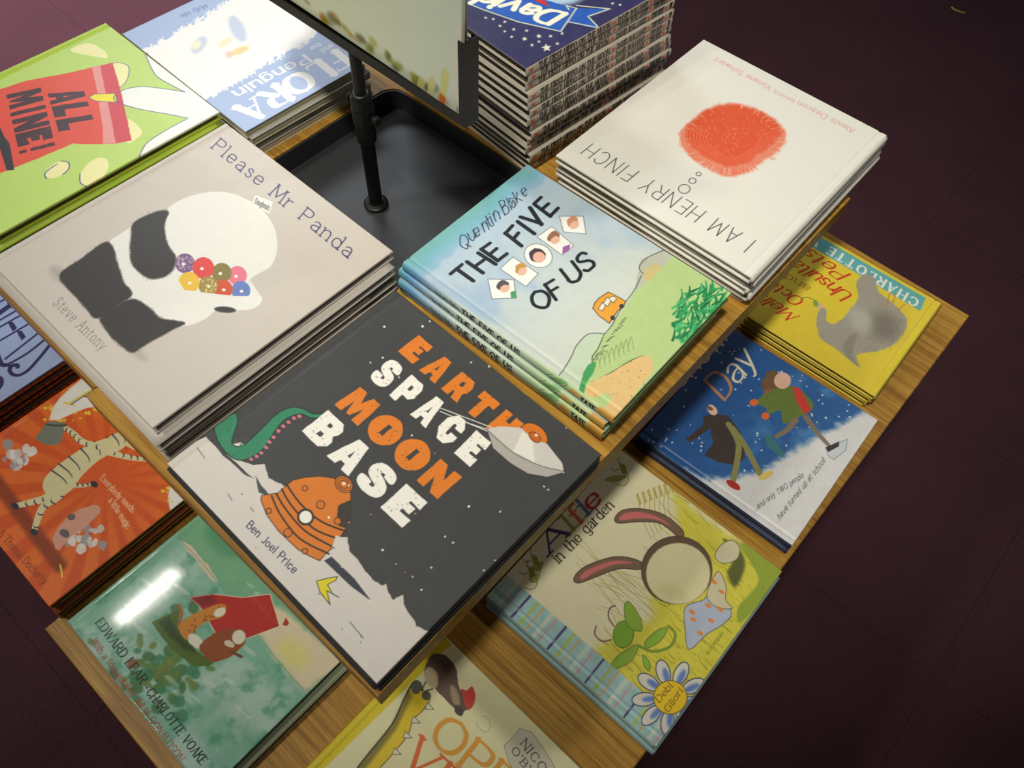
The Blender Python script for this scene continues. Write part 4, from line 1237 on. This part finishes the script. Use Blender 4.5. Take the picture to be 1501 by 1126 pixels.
# -------- yellow book with the grey bird
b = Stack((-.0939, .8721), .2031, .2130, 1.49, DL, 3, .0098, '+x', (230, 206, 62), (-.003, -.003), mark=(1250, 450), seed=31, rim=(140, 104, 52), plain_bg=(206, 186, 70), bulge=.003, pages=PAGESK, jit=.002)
c = b.cv
c.poly([(1150, 316), (1198, 345), (1357, 437), (1349, 456), (1189, 361), (1130, 326)], (104, 178, 180))
c.text('CHARLOTTE VOAKE', (1347, 440), (1138, 313), (1341, 450), (236, 238, 226), .24, .1, serif=.07, track=.42)
rd = (206, 66, 34)
for s_, p, q_, r_ in (("Melissa's", (1172, 463), (1078, 404), (1162, 475)), ('Octopus', (1180, 440), (1102, 390), (1171, 453)), ('Unsuitable', (1250, 432), (1140, 362), (1240, 446)), ('Pets', (1246, 402), (1190, 366), (1237, 416))):
    c.text(s_, p, q_, r_, rd, .15, .06, slant=.35, track=.16, serif=.03)
c.text('and', (1188, 421), (1155, 401), (1182, 429), (168, 120, 40), .14, .07, serif=.07)
grey = (166, 160, 146)
c.poly([(1197, 467), (1199, 485), (1203, 497), (1224, 510), (1242, 525), (1260, 538), (1257, 520), (1288, 515), (1313, 502), (1328, 480), (1326, 462), (1303, 440), (1288, 428), (1282, 408), (1271, 402), (1260, 407), (1255, 419), (1258, 436),
        (1242, 459), (1226, 474), (1212, 471), (1211, 455), (1203, 452)], grey, True, feather=.8, rough=1)
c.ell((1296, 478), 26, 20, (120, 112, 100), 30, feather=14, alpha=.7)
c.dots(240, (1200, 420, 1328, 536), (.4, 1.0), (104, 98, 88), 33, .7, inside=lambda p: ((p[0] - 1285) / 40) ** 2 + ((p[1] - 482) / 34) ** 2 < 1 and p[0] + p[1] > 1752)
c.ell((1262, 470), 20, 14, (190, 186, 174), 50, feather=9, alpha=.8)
c.poly([(1236, 505), (1256, 488), (1250, 520), (1260, 537), (1244, 526)], (150, 144, 130), True, feather=1)
c.ell((1200, 448), 7, 4, (222, 180, 160), 20, rough=1)
c.ell((1196, 445), 5, 4, (140, 172, 56), 60, rough=1)
c.stroke([(1174, 438), (1184, 436), (1196, 442)], 1.2, (110, 130, 60), True)
for a, d in (((1299, 448), (1304, 430)), ((1309, 444), (1313, 430)), ((1317, 455), (1326, 446))): c.stroke([a, d], 1.3, (206, 130, 60))
c.wash(24, 11, 10)
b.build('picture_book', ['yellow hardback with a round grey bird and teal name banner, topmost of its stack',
        'yellow hardback, @ in the stack under the round grey bird cover'], 'book', 'yellow hardbacks in the grey bird stack')

# -------- teal book with the red sail
b = Stack((-.3846, .0110), .2530, .2560, -.35, DL, 2, .0092, '-x', (132, 186, 162), (.008, -.002), mark=(300, 950), seed=37, mat=INKG, rim=(120, 132, 110), plain_bg=(170, 182, 150), back=(90, 96, 80), bulge=.002, jit=.001)
c = b.cv
n1 = fbm(c.ny + 1, c.nx + 1, 6, 61)
n2 = fbm(c.ny + 1, c.nx + 1, 14, 62)
c.A += (np.array([184, 212, 200]) - c.A) * np.clip((n1 - .50) * 5, 0, 1)[..., None] * .8
c.A += (np.array([72, 150, 116]) - c.A) * np.clip((n2 - .55) * 5, 0, 1)[..., None] * .7
far = [(258, 786), (300, 830), (350, 895), (390, 947), (446, 1014), (560, 960), (420, 800), (300, 720)]
c.poly(far, (120, 176, 138), feather=2)
c.ell((330, 790), 34, 22, (84, 152, 112), 40, feather=10, alpha=.8)
c.poly([(262, 790), (280, 800), (304, 828), (322, 856), (310, 852), (284, 818)], (214, 200, 172), rough=2)
c.poly([(352, 880), (410, 890), (470, 940), (510, 970), (446, 1014), (420, 985), (392, 950)], (224, 212, 178), feather=6, rough=3)
c.ell((430, 958), 26, 18, (222, 216, 140), 40, feather=10)
c.ell((470, 905), 10, 6, (120, 180, 140), 40, feather=2)
c.stroke([(258, 786), (300, 830), (350, 895), (390, 947), (446, 1014)], 1.4, (110, 160, 140), True, alpha=.7)
q9 = np.random.default_rng(9)
for i in range(90):
    x, y = q9.normal(232, 34), q9.normal(985, 40)
    if y > 905 + (x - 144) * 1.35 + 60: continue
    c.ell((x, y), *q9.uniform(4, 11, 2), [(64, 112, 62), (92, 132, 66), (58, 134, 98), (112, 132, 62), (150, 92, 70)][i % 5 if i % 13 == 0 else i % 4], q9.uniform(0, 90), feather=1.5, rough=2, alpha=.8)
for i in range(36):
    x, y = q9.uniform(150, 420), q9.uniform(830, 1080)
    c.ell((x, y), q9.uniform(5, 16), q9.uniform(1.5, 4), (206, 224, 212), 38, feather=1.5, rough=2, alpha=.5)
c.poly([(278, 876), (312, 871), (356, 876), (396, 871), (410, 918), (362, 936), (317, 930), (306, 911), (292, 888)], (184, 50, 42), rough=1, line=(226, 214, 190), lw=1.2)
c.poly([(280, 877), (312, 872), (318, 884), (296, 890)], (136, 38, 38), feather=3)
c.poly([(419, 905), (424, 914), (420, 918), (414, 916)], (178, 56, 50))
c.poly([(222, 913), (238, 905), (256, 896), (263, 896), (261, 918), (273, 937), (292, 958), (315, 971), (306, 977), (284, 976), (256, 956), (238, 934)], (82, 110, 42), rough=1.2)
c.poly([(232, 912), (248, 904), (262, 930), (290, 958), (270, 952), (248, 932)], (52, 76, 34), feather=3)
c.stroke([(262, 915), (266, 900), (262, 887)], 4.5, (170, 100, 60), True)
c.poly([(262, 918), (276, 905), (300, 893), (322, 886), (332, 890), (325, 905), (300, 913), (284, 926), (272, 938)], (206, 136, 50), True, rough=1.5)
c.dots(40, (265, 890, 325, 930), (1, 2.5), (150, 84, 36), 15, .7, inside=lambda p: abs((p[1] - 912) + (p[0] - 295) * .55) < 9)
c.ell((322, 898), 10, 6, (232, 224, 204), -30, rough=1.5)
c.ell((286, 940), 13, 8, (228, 224, 206), 40, rough=2)
c.poly([(292, 950), (305, 935), (330, 922), (352, 925), (360, 936), (352, 952), (330, 966), (310, 970)], (150, 80, 40), True, rough=1.5)
c.ell((350, 934), 10, 11, (226, 220, 200), 20, line=(150, 120, 90), lw=1)
c.ell((336, 944), 8, 5, (214, 206, 186), 20, rough=2)
c.stroke([(338, 955), (354, 963)], 4, (120, 72, 50))
c.text('EDWARD LEAR', (140, 914), (206, 1003), (151, 906), (24, 36, 40), .17, .07, serif=.09, track=.24)
c.text('*', (211, 1008), (213, 1012), (219, 1003), (40, 40, 90), .2)
c.text('CHARLOTTE VOAKE', (214, 1016), (294, 1122), (225, 1008), (24, 36, 40), .17, .07, serif=.09, track=.24)
c.text('With a foreword by', (133, 942), (192, 1024), (142, 935), (176, 70, 66), .15, .08, serif=.05, track=.22)
c.text('JULIA DONALDSON', (195, 1028), (261, 1118), (205, 1021), (176, 70, 66), .15, .07, serif=.07, track=.24)
c.wash(30, 12, 10)
b.build('picture_book', ['glossy teal book with a red sail and green boat, upper of two',
        'dark glossy book lying directly under the red sail cover'], 'book', 'glossy teal books at the shelf corner')

# -------- orange book with the striped figure
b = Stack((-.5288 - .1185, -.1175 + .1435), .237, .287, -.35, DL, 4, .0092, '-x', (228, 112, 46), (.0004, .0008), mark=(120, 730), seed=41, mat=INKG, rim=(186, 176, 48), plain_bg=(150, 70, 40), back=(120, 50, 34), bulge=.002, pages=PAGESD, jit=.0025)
c = b.cv
for i in range(22):
    a0 = i * 2 * math.pi / 22 + .1
    a1 = a0 + .13
    c.poly([(155, 702), (155 + 420 * math.cos(a0), 702 + 420 * math.sin(a0)), (155 + 420 * math.cos(a1), 702 + 420 * math.sin(a1))], (208, 82, 38), feather=2, alpha=.75)
c.ell((150, 690), 80, 60, (216, 92, 42), 40, feather=40, alpha=.7)
c.stroke([(-10, 700), (20, 740), (50, 780), (88, 830)], 17, (146, 66, 36), True, feather=3)
wh = (232, 230, 222)
c.poly([(119, 556), (104, 568), (87, 583), (77, 598), (72, 616), (86, 616), (107, 606), (128, 598), (150, 596), (170, 590), (150, 550)], wh, feather=1)
c.poly([(249, 711), (262, 716), (280, 733), (262, 748), (250, 752), (246, 730)], wh, feather=1)
c.text('A', (101, 592), (150, 604), (131, 552), (226, 204, 60), .10, .05, serif=.1)
c.text('A', (104, 593), (152, 606), (133, 553), (70, 74, 140), .035, .03)
for i in range(26):
    q9 = np.random.default_rng(600 + i)
    f = q9.random()
    x, y = ((66 + 10 * q9.random(), 592 + f * 28) if i < 7 else (84 + f * 66, 622 - f * 24 + q9.normal(0, 4))) if i < 18 else (246 + q9.normal(0, 4), 714 + f * 40)
    c.star((x, y), q9.uniform(2, 5), (236, 208, 62), f * 90)
c.poly([(68, 620), (80, 618), (97, 622), (92, 636), (87, 650), (68, 652), (52, 642), (60, 632)], (122, 128, 116), True, rough=1)
c.stroke([(68, 622), (82, 624), (97, 623)], 3, (74, 80, 76), True)
cr = (220, 212, 164)
strp = (66, 72, 92)
for P, w, w2 in (([(92, 700), (70, 728), (46, 736), (22, 742)], 15, 8), ([(104, 706), (82, 730), (62, 745), (50, 778)], 16, 8), ([(88, 706), (105, 688), (135, 665), (168, 650)], 46, 26),
                 ([(148, 655), (122, 648), (108, 636), (97, 628)], 10, 7), ([(162, 664), (186, 670), (205, 673), (222, 674)], 9, 6), ([(168, 650), (186, 642), (204, 652)], 30, 20), ([(110, 712), (124, 712), (137, 709)], 6, 5)):
    c.stroke(P, w, cr, True, w2=w2)
    G_ = smooth_pts(P, False, 4)
    for i in range(1, len(G_) - 1, 2):
        d = G_[i + 1] - G_[i - 1]
        d = d / (np.linalg.norm(d) + 1e-6)
        nn = np.array([-d[1], d[0]])
        ww = (w + (w2 - w) * i / len(G_)) * .46
        c.stroke([G_[i] - nn * ww, G_[i] + d * 2, G_[i] + nn * ww * .5], 2.2, strp, True, w2=1)
for p in ((22, 742), (50, 780), (138, 710)): c.ell(p, 6, 4.5, (52, 56, 60), 30)
for x, y, s_ in ((30, 672, 1.0), (122, 790, 1.0)):
    for i in range(20):
        q9 = np.random.default_rng(int(x) * 40 + i)
        c.ell((x + q9.normal(0, 13), y + q9.normal(0, 9)), *q9.uniform(3, 8, 2), [(206, 204, 204), (232, 230, 226), (160, 158, 160)][i % 3], q9.uniform(0, 90), rough=2, alpha=.9)
c.poly([(78, 790), (92, 765), (115, 748), (140, 740), (146, 752), (128, 770), (104, 788), (86, 806)], (216, 160, 140), True, rough=1.5)
c.ell((104, 758), 6, 5, (110, 100, 104), rough=1)
c.ell((95, 782), 8, 6, (110, 100, 104), 20, rough=1)
c.text('Everybody needs', (147, 703), (193, 752), (153, 695), (240, 198, 160), .13, .08, serif=.04, track=.2, jit=.01)
c.text('a little magic', (159, 735), (186, 776), (165, 727), (240, 198, 160), .13, .08, serif=.04, track=.2, jit=.01)
c.text('& Thomas Docherty', (-3, 785), (62, 858), (6, 776), (132, 60, 40), .11, .06, serif=.06, track=.26)
c.stroke([(88, 828), (90, 836), (91, 846)], 2, (236, 212, 60))
c.wash(30, 13, 8)
b.build('picture_book', ['orange hardback with a striped cream figure and starry top hat, topmost of its stack',
        'orange-edged hardback, @ in the stack under the striped figure cover'], 'book', 'orange hardbacks in the striped figure stack')

# -------- blue book with tall navy lettering
def brick_spine(cv, L):
    h = cv.h
    cv.A[:] = (52, 28, 26)
    nb = 26
    for i in range(nb):
        x0 = -L / 2 + L * i / nb
        cv.poly([(x0 + .0006, -h * .28), (x0 + L / nb - .0006, -h * .28), (x0 + L / nb - .0006, h * .30), (x0 + .0006, h * .30)], (190, 96, 34), rough=0)


b = Stack((-.7950 - .124, .0725 - .133), .248, .266, -.5, DL, 5, .0098, '+x', (160, 178, 220), (.006, .004), mark=(40, 510), seed=43, spine_paint=brick_spine, plain_bg=(70, 40, 36), rim=(60, 40, 50), back=(60, 34, 30), bulge=.0022, jit=.0012)
c = b.cv
nv = (44, 40, 92)
for P, w in (([(-8, 447), (12, 436)], 3), ([(-8, 474), (28, 453)], 3), ([(-8, 484), (34, 460)], 3), ([(-8, 504), (47, 472)], 3), ([(8, 526), (59, 486)], 3), ([(10, 535), (40, 518), (70, 494)], 3.4)):
    c.stroke(P, w, nv, len(P) > 2)
c.stroke([(-8, 464), (13, 449)], 8, nv, w2=5)
c.stroke([(13, 444), (20, 450)], 5, nv)
c.stroke([(-4, 520), (0, 530), (4, 535), (11, 535)], 6, nv, True)
for x, y in ((17, 478), (30, 491)):
    c.poly([(x - 6, y - 6), (x + 2, y - 6), (x + 8, y + 3), (x + 2, y + 8), (x - 2, y + 2)], nv)
c.stroke([(76, 502), (60, 522), (42, 542), (28, 550), (17, 548), (14, 541)], 4.5, nv, True)
c.stroke([(14, 543), (16, 537), (24, 535), (26, 538)], 5.5, nv, True)
c.ell((-4, 562), 9, 12, nv, 30)
c.wash(30, 14, 8)
b.build('picture_book', ['blue hardback with tall navy lettering on the lower shelf, topmost of its stack',
        'brick-spined hardback, @ in the stack under the tall navy lettering'], 'book', 'brick-spined hardbacks under the navy lettering')

# -------- cream book with the yellow snout
ct = pix((655, 937), LOW + .0102)
b = Stack((ct[0] + .1175 - .006, ct[1] - .119), .25, .238, -.6, DL, 1, .0100, '-x', (228, 224, 176), mark=(680, 1060), seed=47, rim=(208, 196, 60), plain_bg=(206, 190, 40), bulge=.0025, groove=True)
c = b.cv
c.poly([(640, 920), (552, 1000), (430, 1110), (440, 1140), (470, 1132), (574, 1030), (662, 944)], (216, 198, 34))
snout = [(524, 1126), (538, 1108), (574, 1063), (591, 1028), (604, 1003), (613, 999), (620, 1012), (630, 1028), (619, 1042), (605, 1057), (597, 1079), (574, 1107), (557, 1126), (530, 1160), (496, 1210), (478, 1250), (430, 1215), (470, 1180), (505, 1145)]
c.poly(snout, (226, 198, 28), rough=.8)
c.poly([(524, 1126), (538, 1108), (574, 1063), (591, 1028), (600, 1010), (604, 1022), (580, 1070), (545, 1115), (525, 1140)], (96, 92, 44), feather=4, alpha=.75)
c.stroke(snout[:7], 2.4, (38, 40, 40), True)
c.stroke(snout[7:13], 1.3, (90, 70, 40), True)
c.ell((611, 1008), 8, 10, (92, 92, 82), 20, rough=1)
c.ell((625, 1020), 7, 7, (92, 88, 76), rough=1)
for x, y in ((626, 1030), (606, 1050), (594, 1072), (578, 1096)):
    c.poly([(x, y), (x + 10, y + 10), (x - 3, y + 10)], (228, 226, 196), line=(70, 70, 66), lw=.9)
c.poly([(622, 985), (628, 966), (638, 958), (654, 962), (669, 981), (672, 1005), (688, 1036), (672, 1042), (657, 1030), (640, 1012), (630, 1000)], (98, 78, 66), True, rough=1.2)
c.poly([(622, 985), (630, 978), (641, 988), (640, 1008), (626, 1002)], (196, 180, 142), True, feather=1.5)
c.poly([(660, 1005), (670, 1012), (674, 1032), (664, 1030)], (160, 140, 108), True, feather=2)
c.poly([(676, 1010), (684, 1012), (692, 1006), (697, 1020), (694, 1034), (686, 1041), (680, 1026)], (206, 60, 44), True, rough=.8)
c.poly([(668, 1034), (680, 1040), (676, 1050), (667, 1044)], (72, 62, 58), True)
c.stroke([(624, 1000), (618, 1012)], 2, (60, 60, 58))
c.stroke([(634, 1010), (622, 1014)], 2, (60, 60, 58))
c.text('OPEN', (629, 1083), (772, 1215), (659, 1046), (226, 160, 54), .17, .08, serif=.07, track=.2)
c.text('VERY', (588, 1116), (740, 1262), (619, 1081), (224, 106, 42), .17, .08, serif=.08, track=.2)
c.poly([(739, 1093), (752, 1080), (762, 1068), (779, 1073), (795, 1095), (811, 1120), (822, 1150), (818, 1186), (796, 1190), (762, 1150), (746, 1118)], (206, 200, 178), rough=1, line=(140, 132, 120), lw=1)
c.text('NICOLA', (763, 1091), (812, 1158), (772, 1083), (70, 66, 70), .15, .08, serif=.08, track=.3)
c.text("O'BYRNE", (749, 1101), (801, 1172), (757, 1094), (70, 66, 70), .15, .08, serif=.08, track=.3)
c.stroke([(698, 1060), (703, 1068), (712, 1074), (719, 1064), (714, 1052), (706, 1050)], .9, (176, 168, 146), True)
c.wash(24, 15, 8)
b.build('picture_book', ['cream book with a yellow snout, brown bird and red cap', ''], 'book', None)

# ------------------------------------------------------------------ the two boards in the sign channel
pw, ph = .306, .21


def board(name, y, z, tilt, roll, art, label):
    cv = Canvas(pw, ph, .0011 if art else .02, (190, 192, 168))
    if art:
        n = fbm(cv.ny + 1, cv.nx + 1, 3, 71)
        cv.A[:] = (214, 218, 184)
        cv.A += (np.array([196, 206, 190]) - cv.A) * (cv.X / cv.nx)[..., None]
        cv.A += (n[..., None] - .5) * 10
        q = np.random.default_rng(5)
        for i in range(46):
            x = -pw / 2 + pw * q.random()
            cv.ell((x, -ph / 2 + .010 + q.normal(0, .004)), q.uniform(.003, .008), q.uniform(.002, .006),
                   [(70, 76, 40), (128, 132, 20), (150, 146, 40), (176, 120, 60), (96, 104, 60)][i % 5], 0, feather=.0030, alpha=.6)
        for x0, hh, k in ((.098, .016, (190, 186, 110)), (.112, .026, (196, 194, 140)), (.128, .044, (196, 198, 130)), (.142, .10, (206, 204, 190))):
            cv.poly([(x0 - .004, -ph / 2), (x0 + .004, -ph / 2), (x0 + .006 + hh * .1, -ph / 2 + hh - .006), (x0 + .002 + hh * .1, -ph / 2 + hh), (x0 - .003 + hh * .08, -ph / 2 + hh - .006)], k)
        cv.poly([(.124, -ph / 2), (.132, -ph / 2), (.133, -ph / 2 + .010), (.125, -ph / 2 + .012)], (206, 110, 60))
    me = skin(cv, name, INK, lambda x, yy: 0 * x, .004, (222, 220, 208))
    o = link(name, me)
    o.matrix_world = Matrix.Translation((PX, PY + y, TZ + z)) @ Matrix.Rotation(math.radians(90 - tilt), 4, 'X') @ Matrix.Rotation(math.radians(roll), 4, 'Z') @ Matrix.Translation((0, ph / 2, 0))
    tag(o, label, 'sign board', 'boards in the black sign channel')


board('sign_board', -.0030, HZ + .0082, .3, -1.6, True, 'pale green printed sign board standing in the front of the black channel')
board('sign_board', .0026, HZ + .0042, .3, 0, False, 'plain pale sign board standing behind the printed green one')

# ------------------------------------------------------------------ scrap on the carpet
sx, sy = pix((1403, 17), 0)
P = [(-.030, .012), (-.018, .003), (0, -.003), (.018, -.003), (.032, .001), (.030, .003), (.014, .003), (0, .004), (-.016, .009), (-.027, .018)]
sc_ = MB()
sc_.prism(P, 0, .003)
o = sc_.build('paper_scrap', SCRAPM, None, (sx, sy, .0005))
_e = pix((1415, 21), 0) - pix((1393, 14), 0)
o.rotation_euler = (0, 0, math.atan2(_e[1], _e[0]))
o.scale = (np.linalg.norm(_e) / .062,) * 2 + (1,)
tag(o, 'small curled yellow-green scrap lying on the dark carpet', 'scrap')
